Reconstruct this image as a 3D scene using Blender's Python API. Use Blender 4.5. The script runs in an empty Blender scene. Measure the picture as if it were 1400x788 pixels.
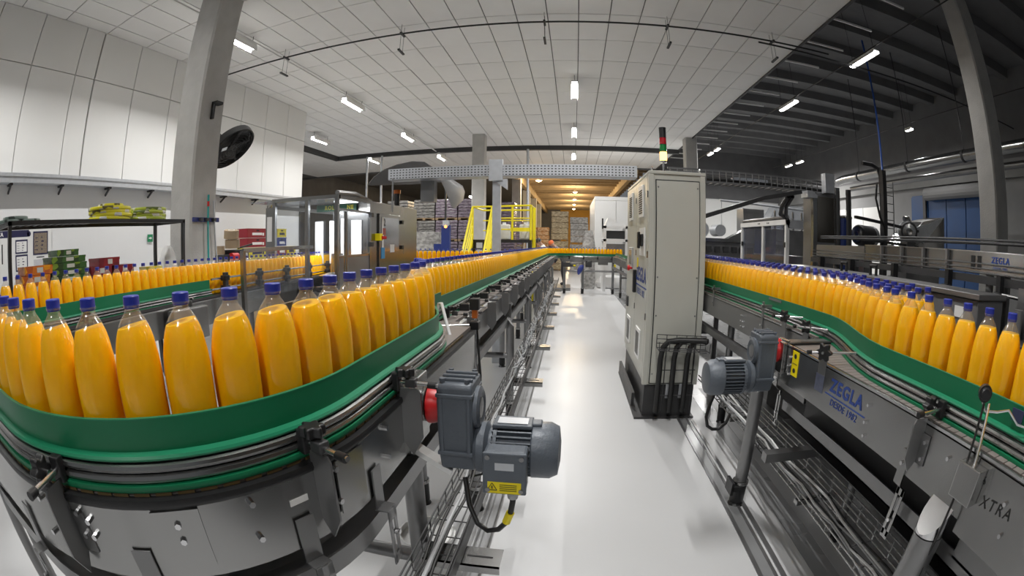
import bpy, math, random
from mathutils import Matrix, Vector
random.seed(7)
SC = bpy.context.scene
COL = SC.collection

# ------------------------------------------------------------------ camera, world, exposure
CAM_Z = 1.65
cd = bpy.data.cameras.new('camera')
cd.type = 'PANO'
cd.panorama_type = 'FISHEYE_EQUISOLID'
cd.sensor_fit = 'HORIZONTAL'
cd.sensor_width = 36.0
cd.fisheye_lens = 627.66 / 1400 * 36.0          # a 16 mm full-frame fisheye
cd.fisheye_fov = math.radians(200)
cd.clip_start = 0.02
cam = bpy.data.objects.new('camera', cd)
COL.objects.link(cam)
def _rot(y, p, r):
    cy, sy, cp, sp, cr, sr = math.cos(y), math.sin(y), math.cos(p), math.sin(p), math.cos(r), math.sin(r)
    base = Matrix(((1, 0, 0), (0, 0, 1), (0, -1, 0)))
    Ry = Matrix(((cy, 0, sy), (0, 1, 0), (-sy, 0, cy)))
    Rp = Matrix(((1, 0, 0), (0, cp, -sp), (0, sp, cp)))
    Rr = Matrix(((cr, -sr, 0), (sr, cr, 0), (0, 0, 1)))
    return Rr @ Rp @ Ry @ base
cam.matrix_world = Matrix.Translation((0, 0, CAM_Z)) @ _rot(-0.127905, 0.102855, -0.0076358).transposed().to_4x4()
SC.camera = cam
W = bpy.data.worlds.new('world')
SC.world = W
W.use_nodes = True
W.node_tree.nodes['Background'].inputs[0].default_value = (0.9, 0.95, 1.0, 1)
W.node_tree.nodes['Background'].inputs[1].default_value = 0.15
SC.view_settings.view_transform = 'Standard'
SC.view_settings.look = 'None'
SC.view_settings.gamma = 1.0
SC.view_settings.use_curve_mapping = False
SC.view_settings.exposure = 0.0
SC.cycles.transparent_max_bounces = 16
LAMP_W = 108.0      # watts of one hanging tube lamp
GLOW = 14.0        # emission of a lamp's diffuser

# ------------------------------------------------------------------ materials
MATS = {}
def mat(name, col, rough=0.5, metal=0.0, var=0.06, scale=6.0, bump=0.0, rvar=0.08, coat=0.0, spec=0.5, stretch=None, bscale=None):
    if name in MATS: return MATS[name]
    m = bpy.data.materials.new(name); m.use_nodes = True
    nt = m.node_tree; b = nt.nodes['Principled BSDF']
    tc = nt.nodes.new('ShaderNodeTexCoord'); mp = nt.nodes.new('ShaderNodeMapping')
    nt.links.new(tc.outputs['Object'], mp.inputs[0])
    if stretch: mp.inputs['Scale'].default_value = stretch
    n = nt.nodes.new('ShaderNodeTexNoise'); n.inputs['Scale'].default_value = scale; n.inputs['Detail'].default_value = 4
    nt.links.new(mp.outputs[0], n.inputs['Vector'])
    mx = nt.nodes.new('ShaderNodeMix'); mx.data_type = 'RGBA'
    c = Vector(col)
    mx.inputs[6].default_value = (*(c * (1 - var * 2)), 1); mx.inputs[7].default_value = (*[min(1, v * (1 + var)) for v in c], 1)
    nt.links.new(n.outputs['Fac'], mx.inputs[0]); nt.links.new(mx.outputs[2], b.inputs['Base Color'])
    mr = nt.nodes.new('ShaderNodeMapRange'); mr.inputs[3].default_value = max(0.02, rough - rvar); mr.inputs[4].default_value = min(1, rough + rvar)
    nt.links.new(n.outputs['Fac'], mr.inputs[0]); nt.links.new(mr.outputs[0], b.inputs['Roughness'])
    b.inputs['Metallic'].default_value = metal
    b.inputs['Coat Weight'].default_value = coat
    b.inputs['Specular IOR Level'].default_value = spec
    if bump:
        n2 = nt.nodes.new('ShaderNodeTexNoise'); n2.inputs['Scale'].default_value = bscale or scale * 6
        nt.links.new(mp.outputs[0], n2.inputs['Vector'])
        bp = nt.nodes.new('ShaderNodeBump'); bp.inputs['Strength'].default_value = bump; bp.inputs['Distance'].default_value = 0.01
        nt.links.new(n2.outputs['Fac'], bp.inputs['Height']); nt.links.new(bp.outputs[0], b.inputs['Normal'])
    MATS[name] = m
    return m
def emit(name, col, s):
    if name in MATS: return MATS[name]
    m = bpy.data.materials.new(name); m.use_nodes = True; nt = m.node_tree
    nt.nodes.remove(nt.nodes['Principled BSDF'])
    e = nt.nodes.new('ShaderNodeEmission'); e.inputs[0].default_value = (*col, 1); e.inputs[1].default_value = s
    nt.links.new(e.outputs[0], nt.nodes['Material Output'].inputs[0]); MATS[name] = m
    return m
def clear(name, tint=(1, 1, 1), ior=1.45, rough=0.04, haze=0.0, edge=.6):
    if name in MATS: return MATS[name]
    m = bpy.data.materials.new(name); m.use_nodes = True; nt = m.node_tree
    nt.nodes.remove(nt.nodes['Principled BSDF'])
    t = nt.nodes.new('ShaderNodeBsdfTransparent'); t.inputs[0].default_value = (*tint, 1)
    g = nt.nodes.new('ShaderNodeBsdfGlossy'); g.inputs['Roughness'].default_value = rough
    lw = nt.nodes.new('ShaderNodeLayerWeight'); pw = nt.nodes.new('ShaderNodeMath'); pw.operation = 'POWER'; pw.inputs[1].default_value = 5
    nt.links.new(lw.outputs['Facing'], pw.inputs[0]); f = nt.nodes.new('ShaderNodeMath'); f.operation = 'MULTIPLY_ADD'
    f0 = ((ior - 1) / (ior + 1)) ** 2; f.inputs[1].default_value = (1 - f0) * edge; f.inputs[2].default_value = f0; nt.links.new(pw.outputs[0], f.inputs[0])
    n = nt.nodes.new('ShaderNodeTexNoise'); n.inputs['Scale'].default_value = 9
    bp = nt.nodes.new('ShaderNodeBump'); bp.inputs['Strength'].default_value = 0.08; bp.inputs['Distance'].default_value = 0.01
    nt.links.new(n.outputs['Fac'], bp.inputs['Height']); nt.links.new(bp.outputs[0], g.inputs['Normal'])
    x = nt.nodes.new('ShaderNodeMixShader')
    nt.links.new(f.outputs[0], x.inputs[0]); nt.links.new(t.outputs[0], x.inputs[1]); nt.links.new(g.outputs[0], x.inputs[2])
    out = x
    if haze:
        d = nt.nodes.new('ShaderNodeBsdfDiffuse'); d.inputs[0].default_value = (.8, .82, .85, 1)
        y = nt.nodes.new('ShaderNodeMixShader'); y.inputs[0].default_value = haze
        nt.links.new(x.outputs[0], y.inputs[1]); nt.links.new(d.outputs[0], y.inputs[2]); out = y
    nt.links.new(out.outputs[0], nt.nodes['Material Output'].inputs[0]); MATS[name] = m
    return m
def wrapped(name, c1, c2, scale=6.0, rows=8.0):
    """goods under shrink film: horizontal courses of two colours, crumpled and glossy"""
    if name in MATS: return MATS[name]
    m = mat(name, c1, 0.25, 0, .2, scale, bump=.8, bscale=14)
    nt = m.node_tree; b = nt.nodes['Principled BSDF']
    tc = nt.nodes['Texture Coordinate']; w = nt.nodes.new('ShaderNodeTexNoise'); w.inputs['Scale'].default_value = 3.5; w.inputs['Detail'].default_value = 6
    mp = nt.nodes.new('ShaderNodeMapping'); mp.inputs['Scale'].default_value = (2, 2, rows); nt.links.new(tc.outputs['Object'], mp.inputs[0]); nt.links.new(mp.outputs[0], w.inputs['Vector'])
    r = nt.nodes.new('ShaderNodeValToRGB'); r.color_ramp.elements[0].position = .4; r.color_ramp.elements[1].position = .62
    r.color_ramp.elements[0].color = (*c1, 1); r.color_ramp.elements[1].color = (*c2, 1)
    nt.links.new(w.outputs['Fac'], r.inputs[0]); nt.links.new(r.outputs[0], b.inputs['Base Color'])
    return m

M_STEEL = mat('brushed_steel', (.36, .36, .355), .23, .96, .06, 2.2, rvar=.07)
M_STEELD = mat('dull_steel', (.26, .26, .262), .34, .75, .12, 4, rvar=.12)
M_BRIGHT = mat('polished_steel', (.72, .72, .73), .22, 1, .05, 8)
M_GALV = mat('galvanised_steel', (.58, .60, .63), .45, .7, .10, 14)
M_GREEN = mat('green_guide_plastic', (.004, .15, .062), .38, 0, .05, 4)
M_GREENL = mat('green_guide_edge', (.010, .20, .095), .4, 0, .05, 4)
M_BLACK = mat('black_plastic', (.012, .012, .013), .4, 0, .1, 20)
M_RUB = mat('black_rubber', (.018, .018, .019), .7, 0, .1, 20)
M_DARK = mat('dark_painted_steel', (.05, .05, .052), .5, .3, .1, 8)
M_GREYP = mat('motor_grey_paint', (.105, .122, .145), .42, .1, .08, 18, bump=.12, bscale=90)
M_RED = mat('red_plastic', (.55, .012, .014), .35, 0, .08, 10)
M_YEL = mat('yellow_paint', (.83, .70, .015), .4, 0, .05, 8)
M_LBL = mat('yellow_label', (.86, .70, .0), .45, 0, .03, 20)
M_WHITE = mat('white_paint', (.78, .78, .77), .45, 0, .03, 6)
M_INK = mat('black_ink', (.01, .01, .01), .6, 0, 0, 5)
M_BLUEINK = mat('blue_ink', (.02, .055, .25), .5, 0, .04, 20)
M_CAB = mat('cabinet_beige_paint', (.50, .50, .45), .38, 0, .03, 3)
M_CABD = mat('dark_plinth_paint', (.035, .035, .036), .45, 0, .1, 5)
M_CONC = mat('grey_concrete', (.50, .49, .47), .8, 0, .13, 3.5, bump=.5, bscale=45)
M_CABLE = mat('black_cable', (.012, .012, .012), .45, 0, 0, 5)
M_CABLEG = mat('grey_cable', (.42, .43, .44), .5, 0, .05, 20)
M_JUICE = mat('orange_juice', (1.0, .485, 0), .6, 0, .03, 30, spec=.15)
_b = M_JUICE.node_tree.nodes['Principled BSDF']
_b.inputs['Subsurface Weight'].default_value = .35; _b.inputs['Subsurface Radius'].default_value = (.03, .016, .003); _b.inputs['Subsurface Scale'].default_value = 1.0
M_CAP = mat('blue_cap_plastic', (.018, .032, .31), .38, 0, .04, 30)
M_PET = clear('clear_bottle_plastic', (.98, .985, .985), 2.0, .12, haze=.05, edge=1.0)
M_PETL = clear('filled_bottle_plastic', (1, 1, 1), 1.6, .12, edge=.3)
M_GLASS = clear('guard_glazing', (.88, .90, .92), 1.35, .03, haze=.03)
M_CABST = mat('cabinet_steel', (.27, .27, .268), .26, 1, .05, 1.5, rvar=.06)
M_SLAT = mat('belt_chain_plastic', (.21, .185, .17), .5, 0, .15, 30)

# ------------------------------------------------------------------ geometry collector
class G:
    def __init__(s): s.v = []; s.f = []; s.mi = []; s.cur = 0
    def add(s, vs, fs):
        o = len(s.v); s.v.extend([tuple(p) for p in vs])
        for f in fs: s.f.append([i + o for i in f]); s.mi.append(s.cur)
        return s
    def box(s, x0, x1, y0, y1, z0, z1):
        return s.add([(x0, y0, z0), (x1, y0, z0), (x1, y1, z0), (x0, y1, z0), (x0, y0, z1), (x1, y0, z1), (x1, y1, z1), (x0, y1, z1)],
                     [(0, 3, 2, 1), (4, 5, 6, 7), (0, 1, 5, 4), (1, 2, 6, 5), (2, 3, 7, 6), (3, 0, 4, 7)])
    def obox(s, c, size, ax=None):
        """box about c; ax = (x axis, y axis, z axis)"""
        ax = ax or ((1, 0, 0), (0, 1, 0), (0, 0, 1)); a = [Vector(t).normalized() for t in ax]; c = Vector(c)
        vs = [c + a[0] * size[0] * sx / 2 + a[1] * size[1] * sy / 2 + a[2] * size[2] * sz / 2 for sz in (-1, 1) for sx, sy in ((-1, -1), (1, -1), (1, 1), (-1, 1))]
        return s.add(vs, [(0, 3, 2, 1), (4, 5, 6, 7), (0, 1, 5, 4), (1, 2, 6, 5), (2, 3, 7, 6), (3, 0, 4, 7)])
    def bar(s, p, q, w, h, up=(0, 0, 1)):
        """square bar from p to q, w wide and h high"""
        p, q = Vector(p), Vector(q); d = (q - p); L = d.length; d.normalize(); u = Vector(up)
        if abs(d.dot(u)) > .99: u = Vector((1, 0, 0))
        sd = d.cross(u).normalized(); u = sd.cross(d)
        return s.obox((p + q) / 2, (L, w, h), (d, sd, u))
    def cyl(s, p, q, r, r2=None, n=12, cap=True):
        p, q = Vector(p), Vector(q); r2 = r if r2 is None else r2
        d = (q - p).normalized(); u = d.orthogonal().normalized(); w = d.cross(u)
        vs = []
        for c, rr in ((p, r), (q, r2)):
            for i in range(n):
                a = 2 * math.pi * i / n; vs.append(c + u * math.cos(a) * rr + w * math.sin(a) * rr)
        fs = [(i, (i + 1) % n, n + (i + 1) % n, n + i) for i in range(n)]
        if cap: fs += [tuple(range(n - 1, -1, -1)), tuple(range(n, 2 * n))]
        return s.add(vs, fs)
    def tube(s, pts, r, n=8, closed=False):
        pts = [Vector(p) for p in pts]; m = len(pts); vs = []; prev = None
        for i, p in enumerate(pts):
            a = pts[max(i - 1, 0)]; b = pts[min(i + 1, m - 1)]; d = (b - a).normalized()
            u = d.orthogonal().normalized() if prev is None else (prev - d * prev.dot(d)).normalized()
            prev = u; w = d.cross(u)
            for k in range(n):
                t = 2 * math.pi * k / n; vs.append(p + u * math.cos(t) * r + w * math.sin(t) * r)
        fs = [(i * n + k, i * n + (k + 1) % n, (i + 1) * n + (k + 1) % n, (i + 1) * n + k) for i in range(m - 1) for k in range(n)]
        fs += [tuple(range(n - 1, -1, -1)), tuple(range((m - 1) * n, m * n))]
        return s.add(vs, fs)
    def lathe(s, prof, n=24, o=(0, 0, 0), ax=None, cap=True):
        """prof: (radius, height) pairs along the third axis"""
        ax = ax or ((1, 0, 0), (0, 1, 0), (0, 0, 1)); a = [Vector(t) for t in ax]; o = Vector(o); vs = []
        for r, z in prof:
            for k in range(n):
                t = 2 * math.pi * k / n; vs.append(o + a[0] * r * math.cos(t) + a[1] * r * math.sin(t) + a[2] * z)
        m = len(prof)
        fs = [(i * n + k, i * n + (k + 1) % n, (i + 1) * n + (k + 1) % n, (i + 1) * n + k) for i in range(m - 1) for k in range(n)]
        if cap: fs += [tuple(range(n - 1, -1, -1)), tuple(range((m - 1) * n, m * n))]
        return s.add(vs, fs)
    def prism(s, poly, d, o=(0, 0, 0), ax=None):
        """polygon in the first two axes, d thick along the third (centred)"""
        ax = ax or ((1, 0, 0), (0, 1, 0), (0, 0, 1)); a = [Vector(t).normalized() for t in ax]; o = Vector(o); n = len(poly)
        vs = [o + a[0] * x + a[1] * y + a[2] * t for t in (-d / 2, d / 2) for x, y in poly]
        return s.add(vs, [tuple(range(n - 1, -1, -1)), tuple(range(n, 2 * n))] + [(i, (i + 1) % n, n + (i + 1) % n, n + i) for i in range(n)])
    def sweep(s, prof, path):
        """closed profile of (offset to the outer side, height) swept along path points (x, y, nx, ny, z)"""
        n = len(prof); vs = [(x + nx * o, y + ny * o, z + h) for x, y, nx, ny, z in path for o, h in prof]; m = len(path)
        fs = [(i * n + k, i * n + (k + 1) % n, (i + 1) * n + (k + 1) % n, (i + 1) * n + k) for i in range(m - 1) for k in range(n)]
        return s.add(vs, fs + [tuple(range(n - 1, -1, -1)), tuple(range((m - 1) * n, m * n))])
    def mesh(s, name, mats, smooth=False):
        me = bpy.data.meshes.new(name); me.from_pydata(s.v, [], s.f)
        for m in (mats if isinstance(mats, (list, tuple)) else [mats]): me.materials.append(m)
        if len(me.materials) > 1: me.polygons.foreach_set('material_index', s.mi)
        me.validate(); me.update()
        if smooth:
            me.polygons.foreach_set('use_smooth', [True] * len(me.polygons)); me.set_sharp_from_angle(angle=math.radians(38))
        return me
WM = {}
def setp(o, label=None, cat=None, group=None, kind=None):
    for k, v in (('label', label), ('category', cat), ('group', group), ('kind', kind)):
        if v: o[k] = v
    return o
def link(name, data, parent=None):
    o = bpy.data.objects.new(name, data); COL.objects.link(o)
    if parent is not None:
        o.parent = parent; o.matrix_parent_inverse = WM[parent.name].inverted()
    WM[o.name] = Matrix()
    return o
def part(name, g, m, parent=None, smooth=False, bevel=0.0, kind=None, label=None):
    o = link(name, g.mesh(name, m, smooth), parent)
    if bevel:
        b = o.modifiers.new('bevel', 'BEVEL'); b.width = bevel; b.segments = 2; b.limit_method = 'ANGLE'; b.angle_limit = math.radians(40)
    return setp(o, label=label, kind=kind)
def thing(name, label, cat, loc=(0, 0, 0), group=None):
    o = bpy.data.objects.new(name, None); o.empty_display_size = .1; COL.objects.link(o); o.location = loc
    WM[o.name] = Matrix.Translation(loc)
    return setp(o, label, cat, group)
def solid(name, g, m, label, cat, group=None, smooth=False, bevel=0.0, kind=None):
    return setp(part(name, g, m, None, smooth, bevel), label, cat, group, kind)
def struct(name, g, m, parent=None, smooth=False):
    o = part(name, g, m, parent, smooth)
    if parent is None: o['kind'] = 'structure'
    return o
def copy_tree(o, parent=None):
    c = o.copy(); COL.objects.link(c)
    WM[c.name] = Matrix()
    if parent is not None: c.parent = parent
    for ch in list(o.children): copy_tree(ch, c)
    return c
def place(proto, first, loc, rz=0.0, label=None, group=None, sc=None):
    o = proto if first else copy_tree(proto)
    o.location = loc; o.rotation_euler = (0, 0, rz)
    if sc: o.scale = sc
    if label: o['label'] = label
    if group: o['group'] = group
    return o
def text(name, body, size, loc, xdir, ydir, m, parent=None, bold=0.0, space=1.0, shear=0.0, label=None):
    c = bpy.data.curves.new(name, 'FONT'); c.body = body; c.size = size; c.extrude = .0004; c.offset = bold; c.space_character = space; c.shear = shear
    c.align_x = 'CENTER'; c.align_y = 'CENTER'; c.resolution_u = 3
    c.materials.append(m)
    tmp = bpy.data.objects.new('tmp', c); COL.objects.link(tmp)
    me = bpy.data.meshes.new_from_object(tmp.evaluated_get(bpy.context.evaluated_depsgraph_get())); me.name = name
    bpy.data.objects.remove(tmp); bpy.data.curves.remove(c)
    if not me.materials: me.materials.append(m)
    o = bpy.data.objects.new(name, me); COL.objects.link(o)
    x = Vector(xdir).normalized(); y = Vector(ydir).normalized(); z = x.cross(y)
    R = Matrix((x, y, z)).transposed().to_4x4()
    if parent is not None:
        o.parent = parent; o.matrix_parent_inverse = WM[parent.name].inverted()
    o.matrix_basis = Matrix.Translation(loc) @ R
    WM[o.name] = Matrix()
    return setp(o, label=label)
def sm(a, b, t):
    t = max(0.0, min(1.0, (t - a) / (b - a))); return t * t * (3 - 2 * t)
def star(r, d, n=6):
    return [(r * (1 + .22 * math.cos(n * t)) * math.cos(t), r * (1 + .22 * math.cos(n * t)) * math.sin(t)) for t in [2 * math.pi * k / (n * 6) for k in range(n * 6)]]
ONES = 'first second third fourth fifth sixth seventh eighth ninth'.split()
ORD = 'first second third fourth fifth sixth seventh eighth ninth tenth eleventh twelfth thirteenth fourteenth fifteenth sixteenth seventeenth eighteenth nineteenth twentieth'.split()
for _t, _n in (('twenty', 0), ('thirty', 'thirtieth'), ('forty', 'fortieth'), ('fifty', 'fiftieth'), ('sixty', 'sixtieth')):
    ORD += ([_n] if _n else []) + [_t + '-' + q for q in ONES]
XA, YA, ZA = (1, 0, 0), (0, 1, 0), (0, 0, 1)

# ------------------------------------------------------------------ the setting
M_FLOOR = mat('white_epoxy_floor', (.61, .615, .62), .34, 0, .04, .9, bump=.03, rvar=.08, bscale=7, spec=.35)
M_TILE = mat('ceiling_tile_white', (.84, .835, .82), .75, 0, .04, 1.6, bump=.1, bscale=60)
M_TBAR = mat('ceiling_grid_metal', (.12, .12, .118), .6, .1, .05, 6)
M_ROOF = mat('dark_precast_concrete', (.15, .15, .154), .85, 0, .15, 2)
M_ROOFW = mat('warm_lit_roof_concrete', (.30, .22, .13), .85, 0, .2, 2)  # warm lamplight on the hall roof is mixed into this colour
M_PANEL = mat('white_wall_panel', (.76, .76, .745), .42, 0, .02, .8)
M_PLAST = mat('white_plaster_wall', (.74, .745, .75), .8, 0, .03, 2, bump=.15)
M_GREYW = mat('grey_wall', (.25, .25, .25), .8, 0, .08, 1.5)
M_BLUED = mat('blue_door_sheet', (.003, .055, .19), .5, 0, .12, 1.5)
M_BEAM = mat('dark_beam', (.055, .055, .057), .6, .1, .1, 5)
ZC = 5.5
fl = struct('floor', G().box(-17, 15, -8, 62, -.2, 0), M_FLOOR)
struct('trim_20', G().box(1.40, 14, -6, 23.9, 0, .002), mat('grey_floor_area', (.27, .275, .28), .28, 0, .12, 1.2, rvar=.12))  # darker grey stretch of floor past the drains
# floor drains and markings
g = G()
for x0, x1 in ((1.075, 1.10), (1.165, 1.185), (1.205, 1.235)): g.box(x0, x1, -2, 5.6, 0, .008)
struct('trim_1', g, M_STEELD)
struct('trim_2', G().box(1.10, 1.165, -2, 5.6, 0, .004), mat('drain_channel_grey', (.33, .335, .34), .3, .3, .1, 5))
struct('trim_3', G().box(-.47, -.385, -2, 13, 0, .003), mat('floor_band_grey', (.36, .365, .37), .35, 0, .1, 3))
struct('trim_4', G().box(1.55, 1.66, -2, 5, 0, .004), mat('floor_band_grey', (.4, .4, .4), .35))

# suspended ceiling: a slab, then every panel by itself
ce = struct('ceiling', G().box(-7.6, 4.36, -7, 11.2, ZC + .03, ZC + .12).box(-16, 4.36, 11.2, 23.3, ZC + .03, ZC + .12), M_TBAR)
tiles = []
y0s = [6.97 + 1.083 * k for k in range(-13, 15)]
for iy, y0 in enumerate(y0s):
    for ix in range(-3, 36):
        x1 = 4.363 - .523 * ix + .523 * 0
        if ix < 0: continue
        x0 = x1 - .523
        if x0 < -7.7 and y0 < 11: continue
        if x0 < -15.9: continue
        tiles.append((math.hypot((x0 + x1) / 2, y0 + .5) + (40 if y0 < -.6 else 0), x0, y0))
tiles.sort()
def tile_mesh(tp=.009): return G().box(tp, .523 - tp, tp, 1.083 - tp, 0, .02)
tm = tile_mesh().mesh('ceiling_tile', M_TILE)
rest = G()
for k, (d, x0, y0) in enumerate(tiles):
    if k < 300:
        o = link('ceiling_tile', tm, ce); o.location = (x0, y0, ZC + .012 * random.random() * (1 if random.random() < .12 else .15))
    else:
        rest.box(x0 + .009, x0 + .514, y0 + .009, y0 + 1.074, ZC, ZC + .02)
part('ceiling_tile', rest, M_TILE, ce, kind='stuff')
# grid bars that stick out past the panel edge, and the edge trim
g = G().box(4.355, 4.40, -7, 23.3, ZC - .03, ZC + .12)
struct('trim_5', g, M_BEAM)
tb = struct('trim_6', G().box(4.37, 4.39, -7, 23.3, ZC + .02, ZC + .05), M_WHITE)
for y0 in y0s:
    if 3 < y0 < 20: part('grid_bar', G().box(4.38, 5.31, y0 - .016, y0 + .016, ZC, ZC + .035), M_WHITE, tb)
# dark precast roof beyond the panels
rr = struct('roof', G().box(4.36, 15, -8, 26, 6.95, 7.1), M_ROOF)
for k in range(22):
    y = -2.0 + 1.27 * k
    part('roof_rib', G().prism([(-.2, 0), (.2, 0), (.12, -.24), (-.12, -.24)], 10.6, (9.7, y, 6.95), (YA, ZA, XA)), M_ROOF, rr)
struct('wall_fascia', G().box(4.28, 4.36, -7, 26, ZC + .12, 7), M_ROOF)
# lower hall behind: ribbed roof between two edge beams, lit warm
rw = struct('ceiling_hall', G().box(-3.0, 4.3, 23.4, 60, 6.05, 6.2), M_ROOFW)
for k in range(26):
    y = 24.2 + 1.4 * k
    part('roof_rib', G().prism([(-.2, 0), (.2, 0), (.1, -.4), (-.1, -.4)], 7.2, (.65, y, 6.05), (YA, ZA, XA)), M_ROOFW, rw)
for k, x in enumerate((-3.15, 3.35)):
    struct('trim_%d' % (7 + k), G().box(x - .12, x + .12, 23.4, 60, 5.25, 6.1), mat('warm_lit_beam_concrete', (.42, .30, .15), .8, 0, .15, 2))  # beam colour holds the hall's warm light too
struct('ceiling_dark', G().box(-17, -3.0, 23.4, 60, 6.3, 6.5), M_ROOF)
struct('trim_9', G().box(-16, 4.36, 23.2, 23.5, ZC - .05, 6.6), M_ROOF)
g = G(); part_y = (26.5, 32.5, 38.5, 44.5)
for y in part_y: struct('pillar', G().box(-3.45, -2.95, y, y + .5, 0, 5.3), M_CONC)
# beam under the panels at the end of the room
struct('beam', G().box(-10.3, 4.4, 18.05, 18.25, ZC - .17, ZC), M_BEAM)
struct('beam', G().box(-10.4, -10.15, 11.2, 18.25, ZC - .17, ZC), M_BEAM)

# wall of white insulated panels above a ledge, plaster below
XL = -7.55
wl = struct('wall_left', G().box(XL - .45, XL - .012, -7, 11.13, 0, ZC + .1), M_PLAST)
ys = [-1.95, -.92, .11, 1.14, 2.17, 3.21, 3.68, 4.70, 5.75, 6.76, 7.22, 8.2, 9.2, 10.2, 11.15]
for a, b in zip(ys, ys[1:]):
    ga = .018 if abs(a - 3.68) < .01 else .008
    gb = .018 if abs(b - 3.68) < .01 else .008
    for z0, z1 in ((2.90, 4.60), (4.60, ZC)):
        part('wall_panel', G().box(XL - .02, XL + .06, a + ga, b - gb, z0 + .007, z1 - .007), M_PANEL, wl)
struct('trim_10', G().box(XL, XL + .012, -7, 11.15, 2.9, ZC), mat('joint_grey', (.40, .40, .39), .7))
lg = struct('trim_11', G().box(XL, XL + .24, -7, 11.15, 2.76, 2.885).box(XL + .2, XL + .26, -7, 11.15, 2.85, 2.90), M_GALV)
for y in (1.05, 2.15, 3.25, 4.35, 5.45, 6.6, 7.7, 8.9, 10.1):
    part('bracket', G().bar((XL, y, 2.63), (XL + .16, y, 2.74), .03, .03).box(XL, XL + .2, y - .03, y + .03, 2.73, 2.76), M_DARK, lg)
struct('trim_12', G().box(XL - .02, XL + .02, 11.13, 11.19, 0, ZC), M_BEAM)
struct('wall_back_side', G().box(-17, -1.4, 59, 59.3, 0, 6.5), M_ROOF)
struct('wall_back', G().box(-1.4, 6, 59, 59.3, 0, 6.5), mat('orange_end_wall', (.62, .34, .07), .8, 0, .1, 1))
struct('wall_far_left', G().box(-17, -16.6, 11, 60, 0, 7), M_ROOF)
struct('wall_return', G().box(-17, XL - .4, 11.0, 11.12, 0, ZC), M_GREYW)
# far wall and side wall beyond the dark roof
wf = struct('wall_far', G().box(4.4, 15, 24.0, 24.3, 0, 4.2), M_PLAST)
for x in (5.6, 6.9, 8.2, 9.5, 10.8): part('wall_panel', G().box(x - 1.26, x - .02, 23.94, 24.0, .1, 4.15), M_PANEL, wf)
struct('beam', G().box(4.4, 15, 23.9, 24.3, 4.2, 7), M_ROOF)
XR = 12.0
wr = struct('wall_right', G().box(XR, XR + .3, -8, 24, 0, 4.0), M_GREYW)
for y in (14.2, 15.6, 17.0, 18.4): part('wall_panel', G().box(XR - .04, XR, y, y + 1.36, .2, 3.5), M_PANEL, wr)
struct('beam', G().box(XR - .15, XR + .3, -8, 24, 4.0, 4.5), mat('beam_concrete', (.22, .22, .215), .85, 0, .1, 3))
struct('wall_right_top', G().box(XR + .1, XR + .3, -8, 24, 4.5, 7), M_ROOF)
dr = struct('door_1', G().box(XR - .05, XR, 8.35, 12.25, 0, 3.75), M_BLUED)
for k in range(4):
    part('door_panel', G().box(XR - .11, XR - .05, 8.4 + .97 * k, 9.33 + .97 * k, .05, 3.7), M_BLUED, dr)
part('door_rail', G().box(XR - .14, XR - .05, 8.35, 12.25, 1.95, 2.05), M_DARK, dr)
part('door_post', G().box(XR - .2, XR - .05, 11.35, 11.5, 0, 3.75), M_DARK, dr)
struct('trim_13', G().cyl((XR - .3, 8.3, 3.72), (XR - .3, 11.2, 3.72), .2, n=14), M_GREYW)
struct('wall_behind', G().box(-17, 15, -8.3, -8, 0, 2.6), M_GREYW)

# concrete pillars
def pillar(x, y, s, z1=7.0, sx=None):
    sx = sx or s; c = .03
    g = G().prism([(c, 0), (sx - c, 0), (sx, c), (sx, s - c), (sx - c, s), (c, s), (0, s - c), (0, c)], z1, (x, y, z1 / 2))
    return struct('pillar', g, M_CONC)
pillar(-5.34, 4.3, .54, ZC + .05, .52)
pillar(7.05, 4.7, .47, 7.0, .47)
pillar(-3.50, 15.8, .45, ZC)
for x, y, w in ((-1.72, 18.0, 'thin grey pole beyond the tall hall pillar'), (-8.65, 18.0, 'thin grey pole at the panel wall side, first of the pair'), (-7.95, 18.0, 'thin grey pole at the panel wall side, second of the pair')):
    solid('pole', G().cyl((x, y, 0), (x, y, 5.34), .05, n=10), M_GALV, w, 'pole', smooth=True)
pillar(4.10, 15.8, .45, 6.9)

# ------------------------------------------------------------------ lamps
M_DIFF = emit('lamp_diffuser_glow', (1, .985, .96), GLOW)
M_DIFFW = emit('warm_lamp_glow', (1, .72, .38), 22)
SKIRT = .075
def lamp(x, y, z, label, group, zc=ZC, L=1.12, w=.12, power=LAMP_W, name='tube_lamp', sk=SKIRT):
    t = thing(name, label, 'lamp', (x, y, z), group)
    part('housing', G().box(x - w / 2, x + w / 2, y - L / 2, y + L / 2, z + .02, z + .06).prism([(-w / 2, .02), (-w / 2 - .006, .02), (-w * .62 - .006, -sk), (-w * .62, -sk)], L, (x, y, z), (XA, ZA, YA)).prism([(w / 2, .02), (w * .62, -sk), (w * .62 + .006, -sk), (w / 2 + .006, .02)], L, (x, y, z), (XA, ZA, YA)), M_WHITE, t)
    part('diffuser', G().prism([(-w * .45, .02), (-w * .45, -.006), (-w * .25, -.022), (w * .25, -.022), (w * .45, -.006), (w * .45, .02)], L, (x, y, z), (XA, ZA, YA)), M_DIFF, t)
    for s in (-1, 1): part('hanger', G().cyl((x, y + s * L * .42, z + .06), (x, y + s * L * .42, zc), .006, n=6), M_DARK, t)
    ld = bpy.data.lights.new('tube_light', 'AREA'); ld.shape = 'RECTANGLE'; ld.size = w * .42; ld.size_y = L; ld.energy = power; ld.color = (1, .985, .965)
    lo = bpy.data.objects.new('tube_light', ld); COL.objects.link(lo); lo.location = (x, y, z - .026)
    lo.parent = t; lo.matrix_parent_inverse = WM[t.name].inverted()
LY = [5.35, 10.5, 14.9, 19.3]
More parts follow.
